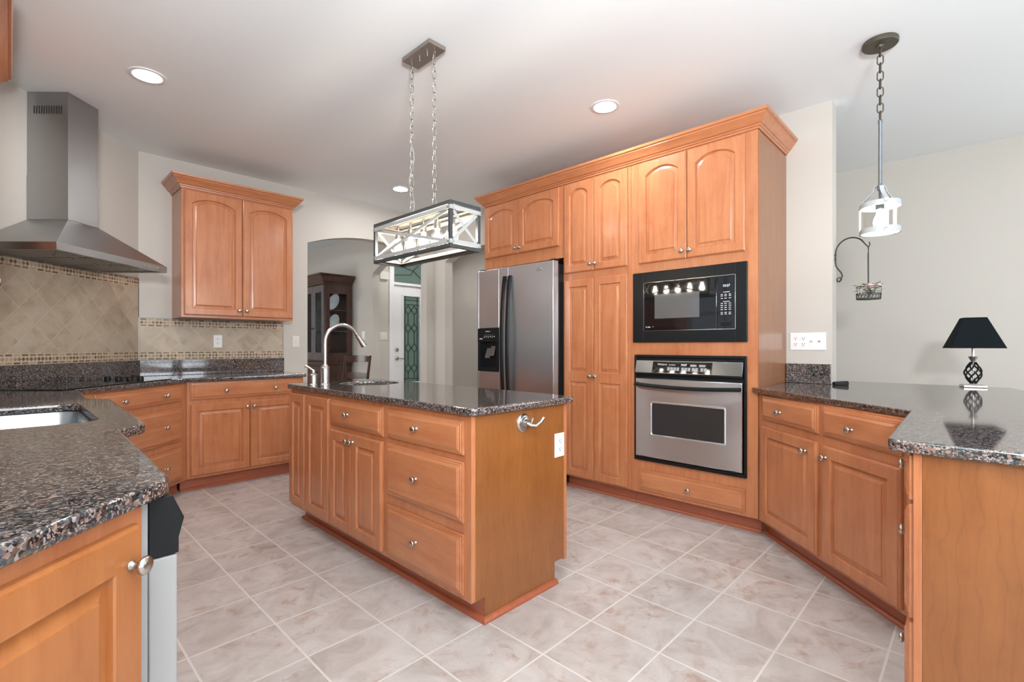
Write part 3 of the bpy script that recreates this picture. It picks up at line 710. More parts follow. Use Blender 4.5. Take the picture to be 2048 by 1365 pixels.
def rrect2(x0, x1, y0, y1, r, n=6):
    return [(p[0], p[2]) for p in rrect(x0, x1, y0, y1, r, 0, n)]
sinkhole = rrect2(-.20, .212, 2.13, 2.86, .07)
left = [(-.75, .149), (.215, 1.114), (.231, 1.873), (.309, 1.95), (.332, 2.99), (.256, 3.10), (.270, 3.760), (.970, 4.460), (1.905, 4.460), (1.905, 5.028), (.7435, 5.028), (-.4285, 3.856), (-.4285, 1.353), (-1.19, .589)]
ctl = countertop('countertop', 'long granite countertop wrapping from the left foreground sink to the back wall', fillet(left, {1, 3, 8}, .03), sinkhole)
m = MB(); m.box(-.0, 1.161, -.024, -.001, .909, 1.040)
s = m.build('backsplash_strip', M['granite'], ctl, bevel=.002); s.location = (CX+.002, CY-.001, 0)
m = MB(); m.box(-1.66, -.012, -.024, -.0015, .909, 1.040)
s = m.build('backsplash_strip', M['granite'], ctl, bevel=.002); s.location = (CX, CY, 0); s.rotation_euler = (0, 0, R(45))
ihole = [(1.70+.19*math.cos(2*PI*i/28), 2.985+.19*math.sin(2*PI*i/28)) for i in range(28)]
countertop('countertop', 'granite countertop with a round sink opening on the island', fillet([(1.285, 1.463), (1.975, 1.463), (1.975, 3.350), (1.285, 3.350)], {0, 1, 2, 3}, .04), ihole)
right = [(3.143, 1.000), (2.440, .197), (1.650, .183), (1.645, -.75), (3.45, -.75), (3.90, -.20), (4.19, -.14), (4.19, .80), (3.882, .80), (3.882, .690), (3.750, .690), (3.750, .968), (3.160, .968), (3.160, 1.0)]
ctr = countertop('countertop', 'granite peninsula countertop carrying the table lamp on the right', fillet(right, {2}, .035))
m = MB(); m.box(3.730, 3.752, .705, .967, .909, 1.040); m.build('backsplash_strip', M['granite'], ctr, bevel=.002)

# ---- sinks
def sinkbowl(name, label, loops_, mat, flange):
    m = MB(); m.loops(loops_, False, True); o = m.build(name, mat, None, smooth=40, center=False)
    sd = o.modifiers.new('thick', 'SOLIDIFY'); sd.thickness = .002; sd.offset = 1.
    return tag(o, label, 'sink')
def rl(x0, x1, y0, y1, r, z): return [(x, y, z) for x, y in rrect2(x0, x1, y0, y1, r)]
sb = sinkbowl('sink', 'undermount stainless sink in the left foreground countertop', [rl(-.22, .232, 2.11, 2.88, .08, .874), rl(-.195, .207, 2.135, 2.855, .07, .874), rl(-.19, .202, 2.14, 2.85, .07, .864), rl(-.185, .197, 2.145, 2.845, .07, .70), rl(-.165, .177, 2.165, 2.825, .06, .682)], M['sinksteel'], .02)
m = MB(); m.lathe([(.001, .684), (.045, .684), (.045, .687), (.03, .6855), (.001, .6855)], T(0, 2.5, 0)); m.build('drain', M['chrome'], sb)
def cl(r, z): return [(1.70+r*math.cos(2*PI*i/28), 2.985+r*math.sin(2*PI*i/28), z) for i in range(28)]
sb2 = sinkbowl('prep_sink', 'round stainless prep sink set in the island countertop', [cl(.205, .8745), cl(.186, .8745), cl(.180, .86), cl(.172, .74), cl(.14, .72)], M['sinksteel'], .02)

# ---- faucet and soap pump on the island
fa = thing('kitchen_faucet', 'tall brushed nickel gooseneck faucet on the far end of the island', 'faucet', (1.424, 3.066, .908), 0)
m = MB(); m.lathe([(.001, 0), (.030, 0), (.030, .004), (.0265, .008), (.0265, .105), (.0285, .107), (.0285, .112), (.024, .118), (.017, .130), (.017, .134), (.001, .134)], None, 28); m.build('base_body', M['nickel'], fa)
m = MB(); pts = [(0, 0, .13), (0, 0, .20), (0, 0, .27)]
for i in range(1, 15): a = R(180-150*i/14); pts.append((.118+.118*math.cos(a), 0, .275+.118*math.sin(a)))
m.tube(pts, .0125, 14); m.build('gooseneck', M['nickel'], fa)
e = Vector(pts[-1]); dv = (Vector(pts[-1])-Vector(pts[-2])).normalized(); m = MB()
m.tube([e-dv*.004, e+dv*.004, e+dv*.006, e+dv*.012, e+dv*.014, e+dv*.075, e+dv*.080, e+dv*.100], [.0155, .0155, .0135, .0135, .0165, .0185, .0195, .0205], 18); m.build('spray_head', M['nickel'], fa)
so = thing('soap_dispenser', 'short brushed nickel pump standing left of the gooseneck faucet', 'soap dispenser', (1.362, 3.100, .908), 0)
m = MB(); m.lathe([(.001, 0), (.027, 0), (.027, .004), (.0235, .008), (.0235, .060), (.0255, .062), (.0255, .066), (.018, .073), (.0135, .078), (.0135, .098), (.001, .100)], None, 24); m.build('pump_body', M['nickel'], so)
m = MB(); m.tube([(0, 0, .09), (-.012, .004, .102), (-.030, .010, .117), (-.048, .015, .126)], [.010, .009, .008, .009], 10, flat=1.3); m.build('lever', M['nickel'], so)

# ---- back wall base and wall cabinet
bb = thing('base_cabinet', 'maple base cabinet with one wide drawer under the back counter', 'cabinet', (.968, 4.50, 0), 0)
carcass(bb, 0, .915, .525, .104, .8755)
drawer(bb, .022, .893, .729, .867, [(.274, .795), (.662, .795)])
door(bb, .022, .457, .126, .694, False, (.457-.025, .648)); door(bb, .460, .893, .126, .694, False, (.460+.028, .648))
toekick(bb, -.03, .915, .525)
ub = thing('wall_cabinet', 'maple two-door wall cabinet with arched panels on the back wall', 'cabinet', (.974, 4.70, 0), 0)
UW = .894
carcass(ub, 0, UW, .328, 1.398, 2.458)
door(ub, .016, .452, 1.418, 2.447, True, (.452-.028, 1.470)); door(ub, .456, .887, 1.418, 2.447, True, (.456+.028, 1.470))
crown(ub, [(0, .328), (0, 0), (UW, 0), (UW, .328)], 2.459, sc=1.05)
MB().box(.004, UW-.004, .004, .326, 2.4585, 2.475).build('top_board', M['maple_h'], ub)

# ---- diagonal drawer base under the cooktop
db = thing('drawer_cabinet', 'maple three-drawer base cabinet set diagonally under the cooktop', 'cabinet', (.235, 3.765, 0), 45)
m = MB(); m.prism([(0.0, 0), (1.034, 0), (1.034+.0, .02), (1.20, .525), (-.30, .525)], .104, .8755); m.build('body', M['maple'], db, bevel=.0015)
for z0, z1, kz in ((.735, .863, .794), (.428, .684, .560), (.128, .382, .256)): drawer(db, .17, .9645, z0, z1, [(.371, kz), (.764, kz)])
m = MB(); m.prism([(0, .075), (1.034, .075), (1.18, .5), (-.25, .5)], 0, .104); m.build('toe_kick', M['toe'], db)
# cooktop
ck = thing('cooktop', 'black glass electric cooktop on the counter below the range hood', 'cooktop', (.149, 4.438, .9085), 45)
MB().box(-.455, .455, -.535, -.02-.02, 0, .006).build('glass_top', M['black_gloss'], ck, bevel=.002)
for x, y, r in ((-.24, -.15, .10), (-.24, -.38, .085), (.08, -.15, .085), (.08, -.38, .11)): m = MB(); m.lathe([(r-.002, .0061), (r, .0061), (r, .0065), (r-.002, .0065)], T(x, y, 0), 40, caps=False); m.build('burner_ring', M['greyglass'], ck)
for y in (-.12, -.20, -.28, -.36):
    m = MB(); m.lathe([(.001, .006), (.021, .006), (.019, .022), (.017, .025), (.001, .026)], T(.375, y, 0), 20); m.box(.372, .378, y-.019, y+.019, .0255, .0275); m.build('control_knob', M['black_satin'], ck)

# ---- hood
hd = thing('range_hood', 'stainless chimney range hood on the diagonal wall', 'range hood', (.149, 4.438, 0), 45)
HX = .451; m = MB()
def rc(x0, x1, y0, y1, z): return [(x0, y0, z), (x1, y0, z), (x1, y1, z), (x0, y1, z)]
m.loops([rc(-HX+.025, HX-.025, -.475, -.014, 1.724), rc(-HX+.025, HX-.025, -.475, -.014, 1.710), rc(-HX, HX, -.5, -.0105, 1.708), rc(-HX, HX, -.5, -.0105, 1.752), rc(-.108, .128, -.262, -.0105, 1.966)], True, True)
m.build('canopy', M['hoodsteel'], hd, smooth=15)
MB().box(-.108, .128, -.262, -.003, 1.967, 2.246).build('lower_chimney', M['hoodsteel'], hd, smooth=0)
uc = MB().box(-.105, .125, -.259, -.003, 2.247, Hc-.001).build('upper_chimney', M['hoodsteel'], hd, smooth=0)
m = MB()
for i in range(12): y = -.222+i*.0155; m.box(-.1062, -.1048, y, y+.007, 2.640, 2.690)
m.build('vent_slots', M['slot'], uc, smooth=0)
for k in range(3):
    x0 = -.42+k*.28; m = MB()
    for j in range(11): y = -.445+j*.038; m.box(x0+.01, x0+.27, y, y+.022, 1.717, 1.7235)
    m.box(x0+.01, x0+.27, -.45, -.04, 1.7225, 1.7238); m.build('baffle_filter', M['hoodsteel'], hd, smooth=0)
for x in (-.35, -.22, -.06, .06, .22, .35): m = MB(); m.tube([(x, -.40, 1.724), (x, -.40, 1.700), (x, -.385, 1.697)], .0022, 6); m.build('filter_clip', M['chrome'], hd)
m = MB()
for i in range(8): m.lathe([(.001, 0), (.0045, 0), (.0045, .002), (.001, .0025)], T(.215+i*.019+(.008 if i > 3 else 0), -.5, 1.732) @ RX(90), 10)
m.build('control_buttons', M['chrome'], hd)

# ---- tiled backsplashes (local x along wall, front -y)
def mosaic(parent, x0, x1, z0):
    m = MB(); m.box(x0, x1, -.0075, -.002, z0, z0+.070, 0)
    n = int((x1-x0)/.0508); st = (x1-x0)/n
    for i in range(n):
        x = x0+i*st
        for zz in (z0+.004, z0+.0545):
            k = random.choice((1, 1, 2, 2, 3, 4)); m.box(x+.005, x+st-.007, -.0092, -.007, zz, zz+.0115, k)
        for j in range(2):
            cx = x+st*(.25+.5*j); cz = z0+.035; k = random.choice((1, 1, 2, 2, 3, 4)); q = .0125
            m.add([(cx-q, -.0092, cz), (cx, -.0092, cz-q-.002), (cx+q, -.0092, cz), (cx, -.0092, cz+q+.002)], [(0, 1, 2, 3)], k)
    return m.build('mosaic_border', [M['mos%d' % i] for i in range(5)], parent, smooth=0)
t1 = thing('tile_backsplash', 'beige diagonal tile backsplash with mosaic borders behind the cooktop', 'backsplash', (CX, CY, 0), 45)
MB().box(-1.655, -.010, -.007, -.001, 1.041, 1.718).build('tile_field', M['dtile'], t1, smooth=0)
mosaic(t1, -1.655, -.010, 1.042); mosaic(t1, -1.655, -.010, 1.648)
m = MB(); m.box(-.0095, -.0055, -.0095, -.001, 1.400, 1.722); m.box(-1.655, -.0095, -.0095, -.001, 1.7185, 1.722); m.build('edge_trim', M['slate_metal'], t1, smooth=0)
t2 = thing('tile_backsplash', 'low beige tile backsplash with mosaic borders under the wall cabinet', 'backsplash', (CX, CY, 0), 0)
MB().box(.008, 1.158, -.007, -.001, 1.041, 1.394).build('tile_field', M['dtile'], t2, smooth=0)
mosaic(t2, .008, 1.158, 1.042); mosaic(t2, .008, 1.158, 1.324)
m = MB(); m.box(1.158, 1.161, -.0095, -.001, 1.041, 1.397); m.box(.008, 1.158, -.0095, -.001, 1.3945, 1.3975); m.build('edge_trim', M['slate_metal'], t2, smooth=0)

# ---- left run: near angled cabinet, dishwasher, sink base, corner base
nc = thing('corner_cabinet', 'angled maple base cabinet in the left foreground with one large knob', 'cabinet', (-.737, .193, 0), 45)
NW = 1.283
m = MB(); m.prism([(0, 0), (NW-.004, 0), (NW-.21, .19), (.80, .50), (0, .56)], .104, .8755); m.build('body', M['maple'], nc, bevel=.0015)
door(nc, .640, 1.254, .126, .846, False, (1.254-.030, .785), fr=.062, mat=M['ochre']); door(nc, .02, .634, .126, .846, False, (.634-.58, .785), fr=.062, mat=M['ochre'])
m = MB(); m.prism([(0, .075), (NW-.10, .075), (NW-.32, .5), (0, .5)], 0, .104); m.build('toe_kick', M['toe'], nc)
dw = thing('dishwasher', 'dishwasher with black control console beside the angled foreground cabinet', 'dishwasher', (.190, 1.118, 0), 90)
MB().box(.004, .604, .014, .56, .10, .870).build('tub', M['dwgrey'], dw)
MB().box(.006, .602, .03, .5, 0, .10).build('kick_plate', M['black_matte'], dw)
MB().box(.0, .608, .011, .0215, .10, .872).build('side_strip', M['dwgrey'], dw, bevel=.001)
m = MB(); m.box(.002, .606, -.036, .010, .115, .757); m.build('door', M['dwgrey'], dw, bevel=.004)
pr = [(.010, .760), (-.038, .760), (-.038, .790), (-.047, .826), (-.028, .873), (.010, .873)]; n = len(pr); m = MB()
m.add([(0, a, b) for a, b in pr]+[(.608, a, b) for a, b in pr], [tuple(range(n)), tuple(range(2*n-1, n-1, -1))]+[(i, (i+1) % n, n+(i+1) % n, n+i) for i in range(n)])
m.build('control_console', M['black_satin'], dw, bevel=.002)
sbse = thing('sink_cabinet', 'maple sink base cabinet under the left foreground sink', 'cabinet', (.236, 1.90, 0), 90)
m = MB()
for a, b in ((0, .02), (1.13, 1.15)): m.box(a, b, 0, .62, .104, .8755)
m.box(.02, 1.13, 0, .02, .104, .66); m.box(.02, 1.13, .02, .62, .104, .124); m.box(.02, 1.13, .60, .62, .124, .8755)
m.build('body', M['maple'], sbse)
door(sbse, .03, .57, .126, .69, False, (.545, .64)); door(sbse, .575, 1.12, .126, .69, False, (.60, .64)); drawer(sbse, .03, 1.12, .73, .865)
toekick(sbse, .0, 1.15, .55)
cb = thing('base_cabinet', 'narrow maple base cabinet between the sink cabinet and the diagonal drawers', 'cabinet', (.225, 3.075, 0), 90)
m = MB(); m.prism([(0, 0), (.665, 0), (.665, .10), (.40, .60), (0, .60)], .104, .8755); m.build('body', M['maple'], cb)
door(cb, .05, .60, .126, .69, False, (.57, .64)); drawer(cb, .05, .60, .73, .865, [(.325, .795)])
toekick(cb, 0, .66, .3)
ul = thing('wall_cabinet', 'maple wall cabinet with crown moulding at the upper left edge', 'cabinet', (-.080, 3.008, 0), 90)
carcass(ul, 0, .84, .348, 1.398, 2.56)
door(ul, .016, .417, 1.418, 2.547, True, (.390, 1.47)); door(ul, .421, .824, 1.418, 2.547, True, (.448, 1.47))
crown(ul, [(0, .348), (0, 0), (.84, 0), (.84, .30)], 2.562, sc=1.22)

# ---- right base cabinet (diagonal) and peninsula drawer cabinet
rb = thing('base_cabinet', 'maple base cabinet with two drawers and two doors beside the wall oven', 'cabinet', (3.163, .9705, 0), 226.2)
m = MB(); m.prism([(0.006, 0), (1.062, 0), (1.062, .02), (.60, .50), (.02, .012)], .104, .8755); m.build('body', M['maple'], rb, bevel=.001)
drawer(rb, .058, .552, .725, .865, [(.256, .790)]); drawer(rb, .592, 1.045, .725, .865, [(.796, .786)])
door(rb, .054, .548, .122, .684, False, (.474, .624)); door(rb, .598, 1.045, .122, .678, False, (.582+.045, .624))
m = MB(); m.prism([(-.05, .075), (1.05, .075), (.62, .45), (.06, .10)], 0, .104); m.build('toe_kick', M['toe'], rb)
pr = [(0, 0), (-.016, 0), (-.016, .010), (-.010, .018), (0, .021)]; m = MB()
m.add([(-.045, .0745+a, b) for a, b in pr]+[(1.06, .0745+a, b) for a, b in pr], [(0, 1, 2, 3, 4), (9, 8, 7, 6, 5)]+[(i, (i+1) % 5, 5+(i+1) % 5, 5+i) for i in range(5)]); m.build('shoe_moulding', M['toe'], rb)
pc = thing('drawer_cabinet', 'peninsula drawer cabinet with ochre maple end panel at the right edge', 'cabinet', (2.115, .128, 0), 180)
PW = .440
m = MB(); m.box(0, PW-.016, 0.001, .60, .104, .8755); m.build('body', M['maple'], pc)
MB().box(PW-.015, PW, .018, .62, .0, .8755).build('end_panel', M['veneer'], pc, smooth=0)
MB().box(PW-.022, PW+.004, -.001, .0175, .0, .8755).build('corner_stile', M['maple'], pc, bevel=.002)
for z0, z1, kz in ((.748, .866, .800), (.430, .735, .60), (.122, .417, .27)): drawer(pc, .012, PW-.006, z0, z1, [(PW/2, kz)])
m = MB(); m.box(0, PW-.016, .075, .55, 0, .104); m.build('toe_kick', M['toe'], pc)

# ------------------------------------------------------------------ chandelier
ch = thing('linear_chandelier', 'rectangular caged chandelier with five lit bulbs hanging over the island', 'chandelier', (1.584, 2.2075, 0), 0)
hw, hl, z0, z1 = .099, .3575, 1.643, 1.874; e = .018
m = MB()
for sx in (-1, 1):
    for sy in (-1, 1): m.box(sx*hw-(e if sx > 0 else 0), sx*hw+(e if sx < 0 else 0), sy*hl-(e if sy > 0 else 0), sy*hl+(e if sy < 0 else 0), z0, z1)
for z in (z0, z1-e):
    for sx in (-1, 1): m.box(min(sx*hw, sx*(hw-e)), max(sx*hw, sx*(hw-e)), -hl+e, hl-e, z, z+e)
    for sy in (-1, 1): m.box(-hw+e, hw-e, min(sy*hl, sy*(hl-e)), max(sy*hl, sy*(hl-e)), z, z+e)
m.build('cage_frame', M['dkframe'], ch, bevel=.001)
m = MB(); st = .020; th = .003
zi0, zi1 = z0+.030, z1-.034
for sx in (-1, 1):
    X = sx*(hw+.001)
    for z in (zi0, zi1): m.bar((X, -hl, z), (X, hl, z), st, th)
    X2 = sx*(hw-.006)
    m.bar((X2, -hl+.01, zi0), (X2, hl-.01, zi1), st*.8, th); m.bar((X2-sx*.004, -hl+.01, zi1), (X2-sx*.004, hl-.01, zi0), st*.8, th)
for sy in (-1, 1):
    Y = sy*(hl+.001)
    for z in (zi0, zi1): m.bar((-hw, Y, z), (hw, Y, z), st, th)
    Y2 = sy*(hl-.006); m.bar((-hw+.01, Y2, zi0), (hw-.01, Y2, zi1), st*.8, th); m.bar((-hw+.01, Y2-sy*.004, zi1), (hw-.01, Y2-sy*.004, zi0), st*.8, th)
m.build('cross_strips', M['galv'], ch)
m = MB()   # pale inner liner boards
for z, s in ((z0+.0135, 0), (z1-.018, 0)):
    for sx in (-1, 1): m.box(min(sx*(hw-.014), sx*(hw-.036)), max(sx*(hw-.014), sx*(hw-.036)), -hl+.014, hl-.014, z, z+.004)
    for sy in (-1, 1): m.box(-hw+.036, hw-.036, min(sy*(hl-.014), sy*(hl-.036)), max(sy*(hl-.014), sy*(hl-.036)), z, z+.004)
m.box(-.020, .020, -hl+.012, hl-.012, z1-.013, z1-.004)
m.build('light_bar', M['liner'], ch)
for sx in (-1, 1):
    for sy in (-1, 1):
        for z in (zi0, zi1):
            m = MB(); m.lathe([(.001, 0), (.006, 0), (.006, .004), (.001, .006)], T(sx*(hw+.002), sy*(hl-.012), z) @ RY(90*sx), 8); m.build('bolt', M['nickel'], ch)
            m = MB(); m.lathe([(.001, 0), (.006, 0), (.006, .004), (.001, .006)], T(sx*(hw-.012), sy*(hl+.002), z) @ RX(-90*sy), 8); m.build('bolt', M['nickel'], ch)
for i in range(5):
    y = (i-2)*.124
    m = MB(); m.lathe([(.001, z1-.012), (.006, z1-.012), (.006, z1-.045), (.016, z1-.05), (.018, z1-.088), (.015, z1-.09), (.001, z1-.09)], T(0, y, 0), 16); sk = m.build('socket', M['nickel'], ch)
    m = MB(); zb = z1-.090; m.lathe([(.001, zb), (.012, zb), (.0125, zb-.018), (.021, zb-.040), (.0245, zb-.056), (.022, zb-.070), (.012, zb-.079), (.001, zb-.081)], T(0, y, 0), 20); m.build('bulb', M['bulb'], sk)
    m = MB(); m.lathe([(.019, z1-.046), (.021, z1-.046), (.022, z1-.09), (.034, z1-.15), (.034, z1-.185), (.0325, z1-.185), (.0325, z1-.15), (.020, z1-.09)], T(0, y, 0), 24, caps=False); m.build('glass_shade', M['glass'], sk)
m = MB(); m.box(-.055, .055, -.128, .128, Hc-.024, Hc-.0005); cnp = m.build('canopy', M['brownmetal'], ch, bevel=.003)
for y in (-.035, .035): m = MB(); m.lathe([(.001, 0), (.005, 0), (.005, .012), (.001, .014)], T(0, y, Hc-.025) @ RX(180), 10); m.build('canopy_screw', M['nickel'], cnp)
def chain(m, x, y, za, zb, L=.046, wd=.020, r=.0022, rz=0):
    n = max(2, round((za-zb)/(L*.82))); st = (za-zb)/n
    for i in range(n):
        zc = za-st*(i+.5); ax = RZ(90*(i % 2)+rz); pts = []; h = st/2+r*1.4-wd/2
        for k in range(7): a = R(180*k/6); pts.append((wd/2*math.cos(a), 0, h+wd/2*math.sin(a)))
        for k in range(7): a = R(180+180*k/6); pts.append((wd/2*math.cos(a), 0, -h+wd/2*math.sin(a)))
        m.tube([T(x, y, zc) @ ax @ Vector(p) for p in pts], r, 6, closed=True)
for y in (-.098, .112):
    m = MB(); chain(m, 0, y, Hc-.030, z1+.002, rz=30); m.lathe([(.001, Hc-.024), (.006, Hc-.024), (.006, Hc-.034), (.001, Hc-.034)], T(0, y, 0), 8); m.build('chain', M['nickel'], ch)
m = MB(); random.seed(5); pts = []
for i in range(40): u = i/39; pts.append((.010*math.sin(u*23), .112+.012*math.cos(u*17), Hc-.03-u*(Hc-.03-z1)))
m.tube(pts, .0018, 6); m.build('cord', M['galv'], ch)

# ------------------------------------------------------------------ pendant
pd = thing('pendant_light', 'lantern pendant with clear glass cylinder hanging over the peninsula', 'pendant light', (3.215, .383, 0), 0)
m = MB(); m.lathe([(.001, Hc-.0005), (.078, Hc-.0005), (.080, Hc-.006), (.080, Hc-.020), (.076, Hc-.025), (.020, Hc-.025), (.018, Hc-.034), (.010, Hc-.036), (.001, Hc-.036)], None, 40); m.build('canopy', M['bronze'], pd)
m = MB(); chain(m, 0, 0, Hc-.034, 2.362, L=.052, wd=.026, r=.0032, rz=20); m.build('chain', M['bronze'], pd)
m = MB(); m.lathe([(.001, 2.366), (.010, 2.362), (.010, 2.345), (.008, 2.340), (.009, 2.02), (.013, 2.015), (.013, 1.99), (.007, 1.985), (.007, 1.93), (.001, 1.93)], None, 16); m.build('rod', M['slate_metal'], pd)
PR = .088
def ring(m, r, za, zb, th=.003, n=48): m.lathe([(r-th, za), (r, za), (r, zb), (r-th, zb), (r-th, za)], None, n, caps=False)
m = MB(); ring(m, PR, 1.895, 1.922); m.lathe([(.001, 1.9205), (PR-.002, 1.9205), (PR-.002, 1.922), (.035, 1.924), (.033, 1.934), (.001, 1.934)], None, 40); m.build('top_band', M['pewter'], pd)
m = MB(); ring(m, PR, 1.758, 1.785); m.build('bottom_band', M['pewter'], pd)
m = MB(); m.lathe([(.001, 1.7600), (PR-.004, 1.7600), (PR-.004, 1.7625), (.001, 1.7625)], None, 48); m.build('diffuser_disc', M['frost'], pd)
for k in range(3):
    a = -157+120*k; m = MB(); d = Vector((math.cos(R(a)), math.sin(R(a)), 0)); q = Vector((-d.y, d.x, 0))
    prof = [(.010, 2.012), (.022, 2.005), (.026, 1.985), (PR*.75, 1.945), (PR+.002, 1.925), (PR+.002, 1.757)]; L = []
    for i, (rr_, z) in enumerate(prof): wq = .010; c = d*rr_; L.append([c-q*wq+Vector((0, 0, z)), c+q*wq+Vector((0, 0, z)), c+q*wq+d*.0035+Vector((0, 0, z+.001)), c-q*wq+d*.0035+Vector((0, 0, z+.001))])
    m.loops(L, True, True)
    for z in (1.908, 1.771): m.lathe([(.001, 0), (.004, 0), (.004, .010), (.001, .011)], T(d.x*(PR+.004), d.y*(PR+.004), z) @ RZ(a) @ RY(90), 8)
    m.build('strap', M['pewter'], pd)
m = MB(); m.lathe([(PR-.008, 1.770), (PR-.005, 1.770), (PR-.005, 1.915), (PR-.008, 1.915), (PR-.008, 1.770)], None, 48, caps=False); m.build('glass_cylinder', M['seeded'], pd)
m = MB(); m.lathe([(.001, 1.92), (.020, 1.92), (.020, 1.888), (.017, 1.885), (.001, 1.885)], None, 20); sk = m.build('socket', M['slate_metal'], pd)
m = MB(); m.lathe([(.001, 1.885), (.014, 1.885), (.016, 1.865), (.027, 1.838), (.031, 1.818), (.027, 1.798), (.014, 1.786), (.001, 1.784)], None, 24); m.build('bulb', M['bulbp'], sk)

# ------------------------------------------------------------------ downlights
spots = [((.572, 3.585), 'recessed downlight nearest the range hood'), ((2.794, 1.825), 'recessed downlight in front of the tall oven cabinet'), ((2.796, 4.297), 'recessed downlight toward the archway, behind the chandelier chains')]
first = None
for (x, y), lab in spots:
    if first is None:
        first = t = thing('recessed_downlight', lab, 'downlight', (x, y, Hc), 0, None)
        m = MB(); m.lathe([(.070, -.0005), (.096, -.0005), (.094, -.005), (.074, -.007), (.070, -.004), (.070, -.0005)], None, 40, caps=False); m.build('trim_ring', M['white_paint'], t)
        m = MB(); m.lathe([(.001, -.002), (.0695, -.002), (.0695, -.0025), (.001, -.0025)], None, 40); m.build('lens', M['can'], t)
    else:
        t = copytree(first); t.location = (x, y, Hc)
    tag(t, lab, 'downlight', 'recessed ceiling downlights')
for (x, y) in ((3.6, -1.6), (.8, -1.6), (4.5, 3.4), (4.4, 5.9), (1.8, 7.2)):  # extra downlights out of view, added to brighten the surrounding rooms
    t = copytree(first); t.location = (x, y, Hc); tag(t, 'added unseen downlight brightening the areas outside the kitchen proper', 'downlight', 'added unseen downlights beyond the kitchen')

# ------------------------------------------------------------------ wall hook and flower basket
wh = thing('plant_hook', 'scrolled black iron plant hook on the end of the wall pier', 'hook', (3.816, .6995, 0), 0)
m = MB(); P = []
# in the plane x=0: (y offset from the wall (negative is out), z)
for i in range(15): a = R(250-330*i/14); P.append((-.030+.017*math.cos(a)*(0.55+.45*i/14), 1.600+.017*math.sin(a)*(0.55+.45*i/14)))
P += [(-.045, 1.622), (-.038, 1.645), (-.022, 1.668), (-.010, 1.690), (-.006, 1.72), (-.006, 1.76)]
for i in range(1, 13): a = R(175-125*i/12); P.append((-.092-.086*math.cos(a)*1.0 if False else -.006-.086*(1+math.cos(a)), 1.77+.098*math.sin(a)))
P += [(-.168, 1.815), (-.182, 1.797), (-.190, 1.800), (-.192, 1.815), (-.188, 1.826)]
rad = [.003]*10+[.0045]*(len(P)-15)+[.0035]*5
m.tube([(0, y, z) for y, z in P], rad[:len(P)], 8); m.build('scroll_arm', M['iron'], wh)
for z in (1.735, 1.765): m = MB(); m.lathe([(.001, 0), (.005, 0), (.005, .010), (.001, .012)], T(0, -.0005, z) @ RX(90), 8); m.build('screw', M['iron'], wh)
bk = thing('hanging_basket', 'small dark wire basket of flowers hanging from the iron hook', 'basket', (3.816, .5145, 0), 0)
m = MB(); m.tube([(0, 0, 1.800), (.006, .003, 1.792), (0, .002, 1.780), (-.005, -.002, 1.790), (0, 0, 1.798)], .002, 6); m.tube([(0, 0, 1.783), (.002, .002, 1.74), (0, 0, 1.46)], [.002, .004, .0035], 8); m.build('hanger_rod', M['iron'], bk)
m = MB(); br_ = .066
for r_, z in ((br_, 1.538), (br_-.001, 1.495), (br_-.002, 1.462)): m.tube([(r_*math.cos(2*PI*i/28), r_*math.sin(2*PI*i/28), z) for i in range(28)], .0022, 6, closed=True)
for i in range(20):
    a = 2*PI*i/20
    for q_ in (-.31, .31): m.tube([(br_*math.cos(a+q_), br_*math.sin(a+q_), 1.495), ((br_-.002)*math.cos(a), (br_-.002)*math.sin(a), 1.462)], .0013, 5)
    if i % 4 == 0: m.tube([(br_*math.cos(a), br_*math.sin(a), 1.538), (br_*math.cos(a), br_*math.sin(a), 1.495)], .0014, 5)
m.lathe([(.001, 1.458), (br_, 1.458), (br_, 1.462), (.001, 1.462)], None, 28); m.build('wire_bowl', M['iron'], bk)
fl = thing('flower_bunch', 'pink and mauve flowers with green leaves filling the hanging basket', 'flowers', (3.816, .5145, 1.463), 0)
random.seed(11)
def blossom(x, y, z, r, mat):
    m = MB()
    for k in range(3):
        for i in range(5):
            a = 2*PI*(i+.5*k)/5; rr_ = r*(1-.25*k); d = Vector((math.cos(a), math.sin(a), .35+.5*k)).normalized(); q = Vector((-math.sin(a), math.cos(a), 0)); c = Vector((x, y, z))
            m.add([c, c+d*rr_*.6-q*rr_*.45, c+d*rr_*1.05, c+d*rr_*.6+q*rr_*.45, c+d*rr_*.6+Vector((0, 0, .003))], [(0, 1, 4), (1, 2, 4), (2, 3, 4), (3, 0, 4)])
    m.lathe([(.0005, -.5*r), (.4*r, -.35*r), (.62*r, 0), (.45*r, .35*r), (.15*r, .42*r), (.0005, .36*r)], T(x, y, z), 12)
    m.build('blossom', mat, fl)
for x, y, z, r_, mt in ((-.035, -.012, .080, .032, 'petal'), (-.045, .022, .072, .022, 'petal'), (-.02, -.056, .084, .022, 'petal'), (-.05, -.006, .040, .022, 'petal2'), (.01, .03, .078, .022, 'petal'), (-.052, -.026, .036, .018, 'petal2')): blossom(x, y, z, r_, M[mt])
m = MB()
for i in range(26):
    a = random.uniform(0, 2*PI); r0 = random.uniform(.02, .055); z = random.uniform(.04, .085); c = Vector((r0*math.cos(a), r0*math.sin(a), z)); d = Vector((math.cos(a+random.uniform(-.8, .8)), math.sin(a+random.uniform(-.8, .8)), random.uniform(-.2, .8))).normalized(); q = d.cross(Vector((0, 0, 1))).normalized(); L_ = random.uniform(.032, .052)
    m.add([c, c+d*L_*.5+q*.011, c+d*L_, c+d*L_*.5-q*.011, c+d*L_*.5+Vector((0, 0, .003))], [(0, 1, 4), (1, 2, 4), (2, 3, 4), (3, 0, 4)])
for i in range(10): a = 2*PI*i/10; m.tube([(0, 0, 0), (.02*math.cos(a), .02*math.sin(a), .03), (.04*math.cos(a), .04*math.sin(a), .055)], .0012, 5)
